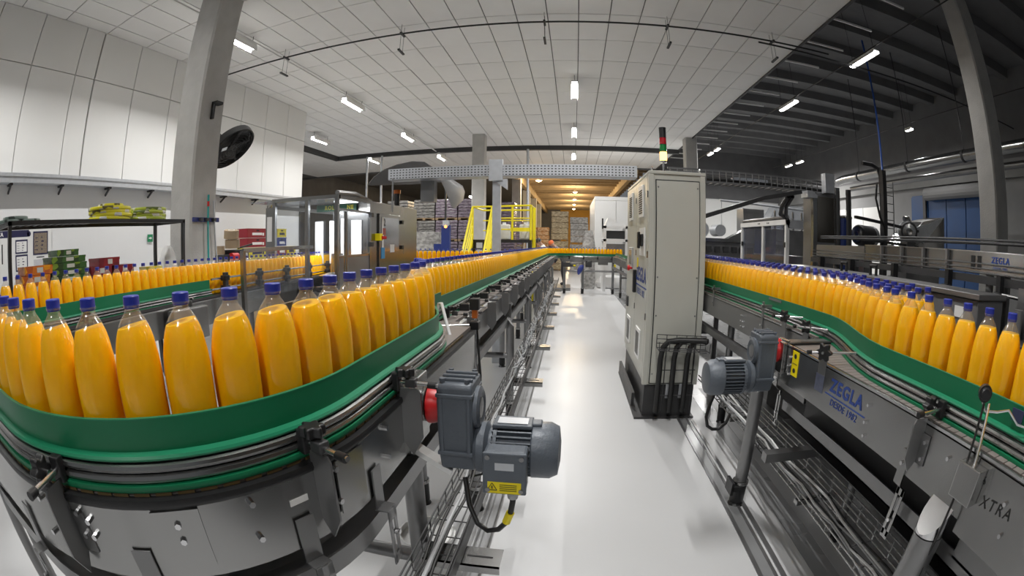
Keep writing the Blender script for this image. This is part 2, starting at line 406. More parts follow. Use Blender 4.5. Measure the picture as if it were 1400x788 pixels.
for k, y in enumerate(LY):
    lamp(.1, y, 5.28, '%s tube lamp hanging over the bright aisle, counted from the camera' % ORD[k], 'tube lamps over the aisle')
for k, y in enumerate((5.55, 10.45, 14.75, 19.0)):
    lamp(-5.52, y, 5.28, '%s tube lamp in the row behind the tall concrete pillar with brooms' % ORD[k], 'tube lamps over the bottle loop')
for k, y in enumerate((13.8, 18.6)):
    lamp(-8.55, y, 5.28, '%s tube lamp past the end of the white panel wall' % ORD[k], 'tube lamps past the panel wall')
lamp(.1, -3.2, 5.28, 'added tube lamp behind the camera, out of the frame', 'tube lamps over the aisle')  # unseen lamp, added to brighten the near bottles
lamp(.1, 1.2, 5.28, 'tube lamp above the camera, out of the frame', 'tube lamps over the aisle')
lamp(-5.52, .9, 5.28, 'tube lamp above the shelf rack, out of the frame', 'tube lamps over the bottle loop')
for k, (x, y, L) in enumerate(((5.6, 6.68, .95), (5.6, 10.33, .95), (5.58, 16.6, .5), (5.58, 17.5, .5))):
    lamp(x, y, 5.3, '%s tube lamp under the dark ribbed roof, inner row beside the panel edge' % ORD[k], 'tube lamps under the dark roof', zc=6.96, power=LAMP_W * (.42 if k < 2 else 1.6), L=L, sk=.02)
for k, (x, y, L) in enumerate(((9.9, 10.0, .3), (9.65, 17.2, .55), (9.65, 18.3, .55))):
    lamp(x, y, 5.3, '%s tube lamp under the dark ribbed roof, outer row towards the blue door' % ORD[k], 'tube lamps under the dark roof', zc=6.96, power=LAMP_W * (.3 if k < 1 else 1.6), L=L, sk=.02)
def bay_lamp(x, y, z, label, r=.16, warm=True, power=420):
    t = thing('bay_lamp', label, 'lamp', (x, y, z), 'warm lamps in the store hall')
    part('lamp_shade', G().lathe([(.05, .16), (.07, .14), (r, 0), (r * .95, 0)], 14, (x, y, z)), M_WHITE, t, True)
    part('bulb', G().lathe([(.02, .05), (r * .8, .02), (r * .8, -.03), (.03, -.09)], 12, (x, y, z)), M_DIFFW, t, True)
    part('hanger', G().cyl((x, y, z + .15), (x, y, 6.06), .008, n=6), M_DARK, t)
    ld = bpy.data.lights.new('bay_light', 'POINT'); ld.energy = power; ld.color = (1, .76, .45); ld.shadow_soft_size = .15
    lo = bpy.data.objects.new('bay_light', ld); COL.objects.link(lo); lo.location = (x, y, z - .2); lo.parent = t; lo.matrix_parent_inverse = WM[t.name].inverted()
bay_lamp(-1.95, 27.3, 5.3, 'warm bay lamp set apart beside the warm beam in the store hall', .2)
for k, y in enumerate((33.2, 39.0, 44.5, 50.5)):
    bay_lamp(.27, y, 5.25, '%s warm bay lamp down the middle of the store hall' % ORD[k])
for x, y, z in ((-6.6, 30, 4.6), (-4.9, 30, 4.3)):
    lamp(x, y, z, 'tube lamp in the black hall, %s of the two' % ('upper' if z > 4.5 else 'lower'), 'tube lamps in the black hall', zc=6.32, L=.9, w=.2, power=20)

# lamp cable lines and the black pipe under the ceiling
for x, w in ((-5.52, 'over the bottle loop'),):
    solid('lamp_rail', G().box(x - .02, x + .02, -6, 22, 5.37, 5.40), M_WHITE, 'thin white rail under the panels that carries the lamps ' + w, 'rail')
solid('lamp_cable', G().tube([(5.6, -4, 5.42), (5.6, 20, 5.42)], .012, 6), M_CABLE, 'black cable carrying the inner lamp row under the dark roof', 'cable')
solid('lamp_cable', G().tube([(9.9, -4, 5.45), (9.8, 8, 5.45), (9.65, 20, 5.45)], .012, 6), M_CABLE, 'black cable carrying the outer lamp row towards the blue door', 'cable')
cp = thing('ceiling_pipe', 'long black pipe hung across the room under the white ceiling panels', 'pipe', (0, 6.97, 5.34))
part('pipe', G().tube([(-7.5, 6.97, 5.34), (4.9, 6.97, 5.34)], .017, 8), M_BLACK, cp, True)
part('pipe', G().tube([(3.35, 6.97, 5.27), (5.2, 7.05, 5.27), (9.3, 6.97, 5.29), (12, 6.9, 5.29)], .018, 8), M_BLACK, cp, True)
for x in (-5.35, -2.85, -.39, 1.66, 3.63):
    for y in (6.90, 7.04): part('hanger_wire', G().cyl((x, y, 4.97), (x, y, 5.5), .0035, n=6), M_DARK, cp)
    for z, l in ((5.32, .10), (4.965, .13)): part('hanger_bar', G().box(x - .018, x + .018, 6.97 - l, 6.97 + l, z - .014, z + .014), M_BLACK, cp)
solid('blue_hose', G().tube([(7.3, 8.6, 6.97), (7.32, 8.6, 4.5), (7.4, 8.7, 2.4)], .025, 8), mat('blue_hose', (.02, .08, .35), .4), 'thin blue hose hanging straight down from the dark ribbed roof', 'hose', smooth=True)

# ------------------------------------------------------------------ conveyor paths: (x, y, outward normal x, y, z)
def path(pts, z=lambda i, x, y: 0.0):
    out = []
    for i, (x, y) in enumerate(pts):
        ax, ay = pts[max(i - 1, 0)]; bx, by = pts[min(i + 1, len(pts) - 1)]
        dx, dy = bx - ax, by - ay; L = math.hypot(dx, dy); out.append((x, y, dy / L, -dx / L, z(i, x, y)))
    return out
def line(a, b, n): return [(a[0] + (b[0] - a[0]) * i / n, a[1] + (b[1] - a[1]) * i / n) for i in range(n + 1)]
def arc(cx, cy, r, a0, a1, n): return [(cx + r * math.cos(math.radians(a0 + (a1 - a0) * i / n)), cy + r * math.sin(math.radians(a0 + (a1 - a0) * i / n))) for i in range(n + 1)]
def walk(pts, step, start=0.0):
    """points every step metres along a polyline"""
    out = []; pos = start; acc = 0.0
    for (ax, ay), (bx, by) in zip(pts, pts[1:]):
        L = math.hypot(bx - ax, by - ay)
        while pos <= acc + L and L > 0:
            t = (pos - acc) / L; out.append((ax + (bx - ax) * t, ay + (by - ay) * t, math.atan2(by - ay, bx - ax))); pos += step
        acc += L
    return out
zB = lambda y: 1.235 - .006 * max(0, y - 2.2)
ARC = line((-2.3, .322), (-1.15, .322), 8) + arc(-1.1, .88, .558, -90, 0, 20)
S_PTS = [(-.542 - .208 * sm(1.55, 2.2, 1.0 + .08 * k), 1.0 + .08 * k) for k in range(18)]
PA = path(ARC + line((-.542, .96), (-.542, 2.05), 8))                    # frame of the curved conveyor
PAR = path(ARC + S_PTS)                                                  # its guide, which steps inwards at the kink
PB = path(line((-.75, 1.62), (-.75, 13.7), 24), lambda i, x, y: zB(y) - 1.255)
PBR = path(line((-.75, 2.36), (-.75, 13.7), 24) + arc(.15, 13.75, .9, 180, 90, 10)[1:] + line((.3, 14.65), (1.7, 14.65), 4), lambda i, x, y: zB(y) - 1.255)
CPTS = line((-2.302, .322), (-2.32, .322), 1) + arc(-2.34, .792, .47, -90, -186, 14) + line((-2.80, 1.15), (-3.60, 6.4), 24)
ZC2 = lambda y: 1.253 - .0105 * max(0, y - .8)
PC = path(CPTS, lambda i, x, y: ZC2(y) - 1.255)
XRAIL = lambda y: 1.138 + .215 * sm(1.22, 2.05, y)
RPTS = [(XRAIL(-.6 + .1 * k) + .05, -.6 + .1 * k) for k in range(34)] + line((1.40, 2.9), (1.40, 13.6), 22)
PR = path(RPTS, lambda i, x, y: 1.22 - 1.255)
# right-hand line runs the other way round: its outer side is -x
PR = [(x, y, -nx, -ny, z) for x, y, nx, ny, z in PR]

GUIDE = [(.055, 1.262), (.062, 1.262), (.062, 1.372), (.055, 1.372)]
LIP = [(.062, 1.299), (.078, 1.300), (.079, 1.304), (.076, 1.309), (.062, 1.312)]
CHAN = [(.060, 1.262), (.066, 1.262), (.066, 1.297), (.060, 1.297)]
LOW = [(.058, 1.244), (.090, 1.244), (.092, 1.250), (.090, 1.257), (.058, 1.262)]
def rod(o, h, r, n=8): return [(o + r * math.cos(2 * math.pi * k / n), h + r * math.sin(2 * math.pi * k / n)) for k in range(n)]
def guide(parent, p, top=1.372, edge=True, flip=False):
    part('guide_rail', G().sweep([(o, top if h > 1.37 else h) for o, h in GUIDE], p), M_GREEN, parent, True)
    part('guide_lip', G().sweep(LIP, p).sweep([(.0545, top - .001), (.0625, top - .001), (.0625, top + .0015), (.0545, top + .0015)], p), M_GREENL, parent, True)
    part('guide_channel', G().sweep(CHAN, p), M_STEELD, parent)
    part('guide_rod', G().sweep(rod(.078, 1.287, .0085), p), M_STEEL, parent, True)
    part('guide_rod', G().sweep(rod(.080, 1.268, .0085), p), M_STEEL, parent, True)
    part('wear_strip', G().sweep(LOW, p), M_GREEN, parent, True)
def knob(parent, c, ax, r=.025, d=.024, name='knob'):
    k = part(name, G().prism(star(r, d), d, c, ax), M_BLACK, parent, True, bevel=.003)
    return k
def frames(n):  # axes: along path, up ; n = outward
    t = (-n[1], n[0], 0); return t, (0, 0, 1), (n[0], n[1], 0)
def bracket(parent, x, y, n, z, o0=.10, plate=True, drop=.20, style=0):
    """clamp that holds the guide: plate on the frame, rod through a block, star knob, end cap"""
    N = Vector((n[0], n[1], 0)); T = Vector((-n[1], n[0], 0)); P = Vector((x, y, 0))
    if plate:
        poly = [(0, 0), (.052, 0), (.060, -.012), (.060, -drop * .72), (.030, -drop), (0, -drop * .78)]
        b = part('guide_bracket', G().prism(poly, .005, P + N * o0 + ZV * (z + 1.262), (N, ZAV, T)).obox(P + N * (o0 + .004) + T * .02 + ZV * (z + 1.262 - drop * .55), (.004, .04, .09), (N, T, ZAV)), M_STEELD, parent)
        for h in (.035, .085):
            part('bolt', G().cyl(P + N * (o0 + .004) + T * .028 + ZV * (z + 1.235 - h), P + N * (o0 + .016) + T * .028 + ZV * (z + 1.235 - h), .0065, n=6), M_BRIGHT, b)
    else:
        b = part('guide_bracket', G().obox(P + N * (o0 + .02) + ZV * (z + 1.25), (.03, .03, .05), (N, T, ZAV)), M_STEELD, parent)
    zz = z + 1.280
    part('clamp_block', G().obox(P + N * .092 + ZV * zz, (.022, .03, .052), (N, T, ZAV)), M_BLACK, b, bevel=.004)
    r = part('clamp_rod', G().cyl(P + N * .08 + ZV * zz, P + N * (.19 if style == 0 else .21) + ZV * (zz - .004), .0062, n=10), M_BRIGHT, b, True)
    part('end_cap', G().cyl(P + N * .182 + ZV * (zz - .004), P + N * .205 + ZV * (zz - .005), .0095, n=10), M_BLACK, b, True)
    kz = zz + .006 if style == 0 else zz + .014
    if style == 0:
        knob(b, P + N * .125 + T * -.028 + ZV * kz, (N, ZAV, T))
        part('knob_stud', G().cyl(P + N * .125 + T * -.04 + ZV * kz, P + N * .125 + ZV * kz, .0045, n=8), M_BRIGHT, b)
    else:
        part('knob', G().prism(star(.023, .022), .022, P + N * .118 + ZV * (zz + .028), (N, T, ZAV)), M_BLACK, b, True, bevel=.003)
        part('rod_block', G().obox(P + N * .135 + ZV * zz, (.03, .026, .024), (N, T, ZAV)), M_DARK, b, bevel=.003)
    return b
ZV = Vector((0, 0, 1)); ZAV = Vector((0, 0, 1))
def legpipe(parent, x, y, z1, r=.036, cut=None, foot=True, name='leg'):
    """round tube leg with an oblique cut on top, levelling foot and rubber"""
    n = 16; g = G(); vs = []
    for k in range(n):
        t = 2 * math.pi * k / n; vs.append((x + r * math.cos(t), y + r * math.sin(t), .09))
    for k in range(n):
        t = 2 * math.pi * k / n; dz = (cut or 0) * math.cos(t); vs.append((x + r * math.cos(t), y + r * math.sin(t), z1 + dz))
    g.add(vs, [(k, (k + 1) % n, n + (k + 1) % n, n + k) for k in range(n)] + [tuple(range(n, 2 * n)), tuple(range(n - 1, -1, -1))])
    l = part(name, g, M_STEELD, parent, True)
    if foot:
        part('foot', G().cyl((x, y, .03), (x, y, .16), r * 1.18, n=14).cyl((x, y, .0), (x, y, .032), r * 1.4, r * .7, n=14), M_BLACK, l, True)
        part('collar', G().cyl((x, y, .16), (x, y, .185), r * 1.3, n=14), M_STEEL, l, True)
    return l

# ------------------------------------------------------------------ curved conveyor (bottle loop beside the camera)
A = thing('curved_conveyor', 'curved steel bottle conveyor with a tall green guide, right beside the camera'.replace('right beside', 'bending past'), 'conveyor', (-1.1, .9, 0))
guide(A, PAR)
part('side_plate', G().sweep([(.100, 1.055), (.104, 1.055), (.104, 1.222), (.100, 1.222)], PA), M_STEEL, A, True)
part('edge_strip', G().sweep([(.072, 1.218), (.106, 1.218), (.109, 1.226), (.106, 1.236), (.072, 1.236)], PA), M_BLACK, A, True)
part('inner_plate', G().sweep([(-.112, 1.055), (-.108, 1.055), (-.108, 1.24), (-.112, 1.24)], PA), M_STEELD, A, True)
part('belt', G().sweep([(-.085, 1.236), (.085, 1.236), (.085, 1.2535), (-.085, 1.2535)], PA), M_SLAT, A)
part('inner_guide', G().sweep([(-.058, 1.262), (-.052, 1.262), (-.052, 1.335), (-.058, 1.335)], PAR[:30]), M_GREEN, A, True)
part('return_track', G().sweep([(.02, .955), (.095, .962), (.095, .968), (.02, .961)], PA).sweep([(.09, .93), (.096, .93), (.096, .985), (.09, .985)], PA).sweep([(-.10, .955), (.02, .955), (.02, .96), (-.10, .96)], PA), M_STEELD, A, True)
part('return_skirt', G().sweep([(-.105, .90), (-.10, .90), (-.10, 1.06), (-.105, 1.06)], PA), M_STEELD, A, True)
# links of the chain showing under the guide
lm = G().box(-.017, .017, -.010, .008, -.009, .009).mesh('chain_link', mat('chain_link_tan', (.12, .08, .03), .5, 0, .2, 30))
for k, (x, y, a) in enumerate(walk(ARC + line((-.542, .96), (-.542, 1.9), 8), .04, .95)):
    nx, ny = math.sin(a), -math.cos(a)
    o = link('chain_link', lm, A); o.matrix_parent_inverse = WM[A.name].inverted(); o.matrix_basis = Matrix.Translation((x + nx * .078, y + ny * .078, 1.236)) @ Matrix.Rotation(a, 4, 'Z')
def at(p, tx, ty):  # nearest path point
    return min(p, key=lambda q: (q[0] - tx) ** 2 + (q[1] - ty) ** 2)
for tx, ty, st in ((-.886, .365, 0), (-.565, .72, 1), (-.545, 1.08, 1)):
    q = at(PA, tx, ty); bracket(A, q[0], q[1], (q[2], q[3]), 0, style=st)
# seams, bolts and slotted hanger straps on the side plate
def on(p, i, o, z): x, y, nx, ny, dz = p[i]; return Vector((x + nx * o, y + ny * o, z + dz))
for i in (12, 15, 19, 22, 26, 30):
    for z in (1.15, 1.185) if i % 2 else (1.12, 1.2):
        a = on(PA, i, .104, z); b = on(PA, i, .116, z)
        part('bolt', G().cyl(a, b, .007, n=6), M_BRIGHT, A)
for i, zz in ((17, 1.0), (24, 1.0), (29, .99), (9, 1.0)):
    x, y, nx, ny, dz = PA[i]; N = Vector((nx, ny, 0)); T = Vector((-ny, nx, 0)); P = Vector((x, y, 0))
    g = G().obox(P + N * .110 + ZV * 1.075, (.004, .045, .11), (N, T, ZV)).obox(P + N * .122 + ZV * 1.017, (.034, .045, .004), (N, T, ZV))
    for s in (-1, 1): g.obox(P + N * .139 + T * s * .0155 + ZV * .93, (.004, .014, .175), (N, T, ZV))
    g.obox(P + N * .139 + ZV * 1.0, (.004, .045, .03), (N, T, ZV)).obox(P + N * .139 + ZV * .86, (.004, .045, .03), (N, T, ZV))
    h = part('hanger_strap', g, M_STEELD, A)
    part('bolt', G().cyl(P + N * .139 + ZV * .945, P + N * .155 + ZV * .945, .008, n=6), M_BRIGHT, h)
for i in (19, 27):
    x, y, nx, ny, dz = PA[i]; N = Vector((nx, ny, 0)); T = Vector((-ny, nx, 0)); P = Vector((x, y, 0))
    part('splice_plate', G().obox(P + N * .107 + ZV * 1.15, (.004, .10, .13), (N, T, ZV)), M_STEEL, A)
lg1 = legpipe(A, -.50, 1.30, 1.03, .036)
part('cross_pipe', G().cyl((-.50, 1.30, .50), (-1.25, 1.30, .50), .03, n=16), M_STEELD, A, True)
legpipe(A, -1.25, 1.30, 1.05, .03)
legpipe(A, -2.05, .36, 1.0, .022)
l2 = legpipe(A, -1.62, .24, 1.06, .021)
part('brace', G().bar((-1.55, .25, 1.02), (-1.15, .42, .66), .05, .012).bar((-1.15, .42, .66), (-.9, .75, .66), .05, .012), M_STEELD, A)
part('brace', G().bar((-.98, .38, .90), (-.72, .55, .70), .045, .01), M_STEEL, A)
part('drip_pan', G().prism([(-.35, -.30), (.25, -.30), (.34, .3), (-.35, .35)], .012, (-1.0, .95, .72)), M_STEELD, A)
x, y, nx, ny, dz = PA[24]
part('sticker', G().obox(on(PA, 24, .1048, 1.168), (.0012, .045, .014), ((nx, ny, 0), (-ny, nx, 0), ZA)), M_WHITE, A, label='small white sticker on the side plate')

# ------------------------------------------------------------------ straight conveyor along the aisle
B = thing('straight_conveyor', 'long straight steel bottle conveyor running away along the bright aisle', 'conveyor', (-.75, 7, 0))
guide(B, PBR)
part('side_plate', G().sweep([(.196, 1.07), (.200, 1.07), (.200, 1.222), (.196, 1.222)], PB).sweep([(.17, 1.218), (.2, 1.218), (.2, 1.224), (.17, 1.224)], PB), M_STEELD, B)
part('edge_strip', G().sweep([(.085, 1.216), (.105, 1.216), (.105, 1.236), (.085, 1.236)], PB), M_BLACK, B)
part('inner_plate', G().sweep([(-.16, 1.07), (-.155, 1.07), (-.155, 1.24), (-.16, 1.24)], PB), M_STEELD, B)
part('belt', G().sweep([(-.15, 1.236), (.16, 1.236), (.16, 1.2535), (-.15, 1.2535)], PB), M_SLAT, B)
part('lower_rail', G().sweep([(.165, .93), (.205, .93), (.205, .99), (.165, .99)], PB), M_STEELD, B)
part('return_track', G().sweep([(-.15, .90), (.15, .90), (.15, .905), (-.15, .905)], PB), M_DARK, B)
sl = G().box(-.016, .016, -.003, .003, 0, .004).mesh('belt_slat', M_SLAT)
for k in range(16):   # chain plates that show where the guide steps inwards
    part('belt_slat', G().box(-.70, -.556, 1.64 + .038 * k, 1.674 + .038 * k, 1.2335, 1.238), M_SLAT, B)
for k in range(19):
    y = 2.38 + .62 * k
    bracket(B, -.75, y, (1, 0), zB(y) - 1.255, o0=.200, drop=.19, style=1)
    y2 = y + .3
    b = part('guide_bracket', G().box(-.68, -.53, y2 - .02, y2 + .02, zB(y2) - .018, zB(y2) - .008), M_DARK, B)
    part('clamp_block', G().box(-.66, -.60, y2 - .03, y2 + .03, zB(y2) - .01, zB(y2) + .04), M_BLACK, b, bevel=.004)
    part('clamp_rod', G().cyl((-.67, y2, zB(y2) + .02), (-.50, y2, zB(y2) + .02), .006), M_BRIGHT, b, True)
for k, y in enumerate((2.42, 4.0, 5.8, 7.6, 9.4, 11.2, 13.0)):
    legpipe(B, -.525, y, .93, .034, cut=-.04, foot=True)
    legpipe(B, -.87, y, 1.07, .034, foot=True)
    part('cross_pipe', G().cyl((-.525, y, .62), (-.87, y, .62), .026, n=12), M_STEELD, B, True)
    part('gusset', G().prism([(0, 0), (.0, .13), (-.05, .13), (-.09, .05)], .006, (-.52, y, .96), (XA, ZA, YA)), M_STEEL, B)
    legpipe(B, -.62, y + .55, 1.07, .024, foot=True)
# sensor bracket and the bent white air hose at the kink
sb = thing('sensor_post', 'thin sensor post with black clamps and a trailing cable by the guide kink', 'sensor', (-.46, 2.12, 1.1))
part('rod', G().cyl((-.66, 2.05, 1.245), (-.45, 2.13, 1.245), .008, n=10).cyl((-.45, 2.13, .86), (-.45, 2.13, 1.34), .0065, n=10), M_BRIGHT, sb, True)
for bx in ((-.475, -.43, 2.105, 2.155, 1.225, 1.265), (-.475, -.43, 2.11, 2.15, 1.32, 1.375), (-.66, -.63, 2.04, 2.07, 1.228, 1.262)): part('clamp_block', G().box(*bx), M_BLACK, sb, bevel=.004)
part('sensor', G().box(-.465, -.44, 2.12, 2.15, 1.28, 1.32), mat('amber_plastic', (.5, .12, .01), .4), sb)
part('cable', G().tube([(-.45, 2.14, 1.30), (-.44, 2.14, 1.15), (-.42, 2.10, 1.0), (-.42, 2.05, .85), (-.40, 2.05, .72), (-.34, 2.0, .68), (-.33, 1.9, .66), (-.36, 1.8, .62), (-.44, 1.82, .58), (-.46, 1.9, .56)], .0055, 8), M_CABLE, sb, True)
solid('air_hose', G().tube([(-.575, 1.90, 1.255), (-.575, 1.91, 1.34), (-.57, 1.92, 1.375), (-.555, 1.91, 1.378), (-.52, 1.87, 1.29), (-.48, 1.82, 1.20), (-.465, 1.80, 1.15)], .0075, 10), mat('white_hose', (.72, .72, .72), .4), 'bent white air hose looped over the guide at its kink', 'hose', smooth=True)

# ------------------------------------------------------------------ crossing conveyor at the end of the aisle
X = thing('crossing_conveyor', 'conveyor crossing the far end of the aisle with bottles over green guide', 'conveyor', (.6, 14.65, 0))
zX = 1.16
part('side_plate', G().box(-.3, 1.75, 14.50, 14.505, zX - .15, zX - .02), M_STEEL, X)
part('belt', G().box(-.3, 1.75, 14.52, 14.78, zX - .02, zX - .002), M_SLAT, X)
part('cross_pipe', G().cyl((-.2, 14.6, .72), (1.7, 14.6, .72), .03, n=10), M_STEELD, X, True)
for x in (-.2, .38, 1.35): legpipe(X, x, 14.55, 1.02, .04)
for x in (-.05, .4, .85, 1.3): part('guide_bracket', G().box(x - .02, x + .02, 14.42, 14.52, zX - .06, zX + .04), M_BLACK, X)
part('drive_box', G().box(1.32, 1.66, 14.36, 14.5, .98, 1.22), M_BLACK, X, bevel=.02)
part('sign_plate', G().box(.86, 1.18, 14.485, 14.5, .93, 1.12), M_STEEL, X)
part('drive', G().box(.46, .66, 14.3, 14.5, .86, 1.06).cyl((.56, 14.3, .98), (.56, 14.1, .98), .07, n=12), M_DARK, X, bevel=.01)
part('drive', G().box(-.24, -.02, 14.3, 14.5, .86, 1.0).cyl((-.02, 14.4, .92), (.16, 14.4, .92), .06, n=12), M_DARK, X, bevel=.01)
part('warning_label', G().box(.08, .15, 14.325, 14.335, .88, .93), M_LBL, X)
part('warning_label', G().box(1.36, 1.42, 14.345, 14.355, .84, .96), M_LBL, X)
solid('blue_bag', G().lathe([(.02, 0), (.08, .07), (.11, .2), (.09, .28), (.04, .31)], 10, (.24, 14.32, .62), ((.8, 0, 0), (0, .5, 0), (.35, 0, 1))), mat('blue_film', (.03, .05, .25), .4), 'dark blue bag hanging under the crossing conveyor', 'bag', smooth=True)
solid('white_sack', G().lathe([(.1, 0), (.55, .02), (.6, .2), (.45, .4), (.2, .46), (.05, .48)], 14, (1.5, 16.65, .0), ((1.0, 0, 0), (0, .6, 0), ZA)), M_WHITE, 'big white sack on the floor beyond the crossing conveyor', 'sack', smooth=True)

# ------------------------------------------------------------------ conveyor from the loop to the labelling machine
Cc = thing('loop_return_conveyor', 'return conveyor from the bottle loop into the glazed machine, black rail clamps', 'conveyor', (-3, 3, 0))
PCg = [p for p in PC if p[1] < 3.05]; PCr = [p for p in PC if p[1] >= 2.75]
guide(Cc, PCg, 1.385)
part('side_plate', G().sweep([(.13, 1.02), (.135, 1.02), (.135, 1.225), (.13, 1.225)], PC), M_STEEL, Cc, True)
part('edge_strip', G().sweep([(.09, 1.222), (.136, 1.222), (.136, 1.232), (.09, 1.232)], PC), M_BRIGHT, Cc)
part('belt', G().sweep([(-.12, 1.236), (.12, 1.236), (.12, 1.2535), (-.12, 1.2535)], PC), M_DARK, Cc)
part('inner_plate', G().sweep([(-.135, 1.02), (-.13, 1.02), (-.13, 1.23), (-.135, 1.23)], PC), M_STEELD, Cc)
for h in (1.30, 1.39): part('guide_rod', G().sweep(rod(.085, h, .010), PCr), M_STEEL, Cc, True)
for i, q in enumerate(PCr):
    if i % 3 == 1:
        x, y, nx, ny, dz = q
        c = part('rail_clamp', G().box(x + .09, x + .13, y - .02, y + .02, 1.22 + dz, 1.44 + dz), M_DARK, Cc)
        for h in (1.30, 1.39): part('clamp_block', G().box(x + .07, x + .14, y - .035, y + .035, h - .025 + dz, h + .025 + dz), M_BLACK, c, bevel=.008)
for q in PC[12:16] + [q for q in PC[18:40:5] if q[1] < 2.9]:
    x, y, nx, ny, dz = q; bracket(Cc, x, y, (nx, ny), dz, o0=.135, style=1)
for y in (1.3, 2.6, 3.9, 5.2):
    x = -2.80 - .152 * (y - 1.15)
    legpipe(Cc, x + .13, y, 1.03, .03); legpipe(Cc, x - .13, y, 1.03, .03)
part('drive_cover', G().box(-2.80, -2.72, 2.2, 2.6, .95, 1.2), M_STEELD, Cc, bevel=.01)

# ------------------------------------------------------------------ wide conveyor with the blue lettering
ZE = 1.213
E_ = thing('wide_conveyor', 'wide steel conveyor with blue lettering on its plate and bare belt plates', 'conveyor', (1.4, .8, 0))
part('side_plate', G().box(1.03, 1.035, .62, 2.0, 1.035, ZE).box(1.03, 1.06, .62, 2.0, ZE - .006, ZE), M_STEEL, E_, bevel=.001)
part('side_plate', G().box(1.028, 1.033, -.8, .617, 1.0, ZE).box(1.028, 1.06, -.8, .617, ZE - .006, ZE), M_STEEL, E_, bevel=.001)
part('end_plate', G().box(1.03, 1.75, 1.995, 2.0, 1.06, ZE), M_STEELD, E_)
part('far_plate', G().box(1.75, 1.755, -.8, 2.0, 1.035, 1.24), M_STEELD, E_)
part('belt_bed', G().box(1.06, 1.75, -.8, 2.0, 1.185, 1.203), M_DARK, E_)
part('edge_trim', G().box(1.030, 1.037, -.8, 2.0, ZE, ZE + .008), M_BRIGHT, E_)
bm_ = G().box(0, .66, 0, .034, 0, .010).mesh('belt_slat', M_SLAT)
for k in range(62):
    y = -.36 + .038 * k
    o = link('belt_slat', bm_, E_); o.matrix_parent_inverse = WM[E_.name].inverted(); o.matrix_basis = Matrix.Translation((1.068, y, 1.203))
part('transfer_plate', G().box(1.035, 1.32, 1.90, 1.93, 1.2165, 1.224), M_BLACK, E_)
part('transfer_plate', G().box(1.035, 1.30, 1.94, 2.0, 1.2165, 1.222), M_STEELD, E_)
part('lower_beam', G().box(1.10, 1.106, -.8, 2.0, .86, .915).box(1.10, 1.15, -.8, 2.0, .86, .866), M_STEELD, E_)
part('shade_sheet', G().box(1.25, 1.256, -.8, 2.0, .80, 1.2), M_BLACK, E_)  # black sheet stands in for the shade under the conveyor
part('shade_sheet', G().box(1.12, 1.7, -.8, 2.0, .80, .806), M_BLACK, E_)  # lower black sheet, closes off the same painted shade
for y in (.93, 1.98):
    g = G().box(1.024, 1.03, y - .02, y + .02, 1.0, 1.11).obox((1.045, y, .985), (.045, .04, .004), ((.8, 0, -.6), YA, (.6, 0, .8)))
    for s in (-1, 1): g.box(1.060, 1.064, y + s * .014 - .007, y + s * .014 + .007, .80, .975)
    g.box(1.060, 1.064, y - .02, y + .02, .95, .975).box(1.060, 1.064, y - .02, y + .02, .79, .82)
    h = part('hanger_strap', g, M_STEEL, E_)
    part('bolt', G().cyl((1.024, y, 1.07), (1.012, y, 1.07), .007, n=6), M_BRIGHT, h); part('bolt', G().cyl((1.06, y, .86), (1.05, y, .86), .007, n=6), M_BRIGHT, h)
LR = .052
part('leg', G().cyl((1.02, .70, .02), (1.02, .70, .955), LR, n=20), M_STEELD, E_, True)
n = 20; ts = [2 * math.pi * k / n for k in range(n)]; cutg = G(); cutg.add([(1.02 + LR * 1.02 * math.cos(t), .70 + LR * 1.02 * math.sin(t), 1.035 + .07 * math.cos(t)) for t in ts] + [(1.02 + LR * 1.02 * math.cos(t), .70 + LR * 1.02 * math.sin(t), .96) for t in ts],
     [tuple(range(n))] + [(k, (k + 1) % n, n + (k + 1) % n, n + k) for k in range(n)])
part('leg_cap', cutg, M_BRIGHT, E_)
legpipe(E_, 1.17, 2.49, 1.06, .043)
part('leg_arm', G().bar((1.17, 2.49, 1.04), (1.10, 1.99, 1.08), .05, .05), M_STEELD, E_)
part('foot_flange', G().box(1.10, 1.17, 2.43, 2.55, .13, .16).box(1.09, 1.11, 2.43, 2.55, .10, .19), M_BLACK, E_)
legpipe(E_, 1.68, 1.9, 1.06, .03)
legpipe(E_, 1.66, .9, 1.06, .03)
part('cross_bar', G().bar((1.05, 2.0, .60), (1.75, 2.0, .60), .06, .05), M_STEELD, E_)
part('cross_bar', G().bar((1.05, .52, .80), (1.75, .52, .80), .08, .06), M_STEELD, E_)
part('angle_bar', G().box(1.09, 1.098, -.6, .61, .90, .98).box(1.09, 1.16, -.6, .61, .90, .908), M_STEELD, E_)
part('angle_bar', G().box(1.185, 1.193, -.6, .68, .90, .99).box(1.185, 1.235, -.6, .68, .90, .908), M_STEELD, E_)
for y, z in ((1.19, 1.165), (1.19, 1.105), (1.18, 1.06), (1.86, 1.17), (1.87, 1.13), (1.86, 1.09), (.74, 1.16), (.62, 1.10), (.47, 1.15), (.44, 1.08)):
    part('bolt', G().cyl((1.03, y, z), (1.019, y, z), .0065, n=6), M_BRIGHT, E_)
text('lettering', 'ZEGLA', .070, (1.0285, 1.355, 1.153), (0, -1, 0), ZA, M_BLUEINK, E_, .0022, 1.18, .10)
part('lettering_rule', G().box(1.0286, 1.03, 1.205, 1.505, 1.112, 1.117), M_BLUEINK, E_)
text('lettering', 'DESDE 1982', .036, (1.0285, 1.355, 1.090), (0, -1, 0), ZA, M_BLUEINK, E_, 0.0, 1.1, .10)
wl_ = part('warning_label', G().box(1.0275, 1.03, 1.775, 1.835, 1.095, 1.228 - .02), M_LBL, E_, label='tall yellow warning label')
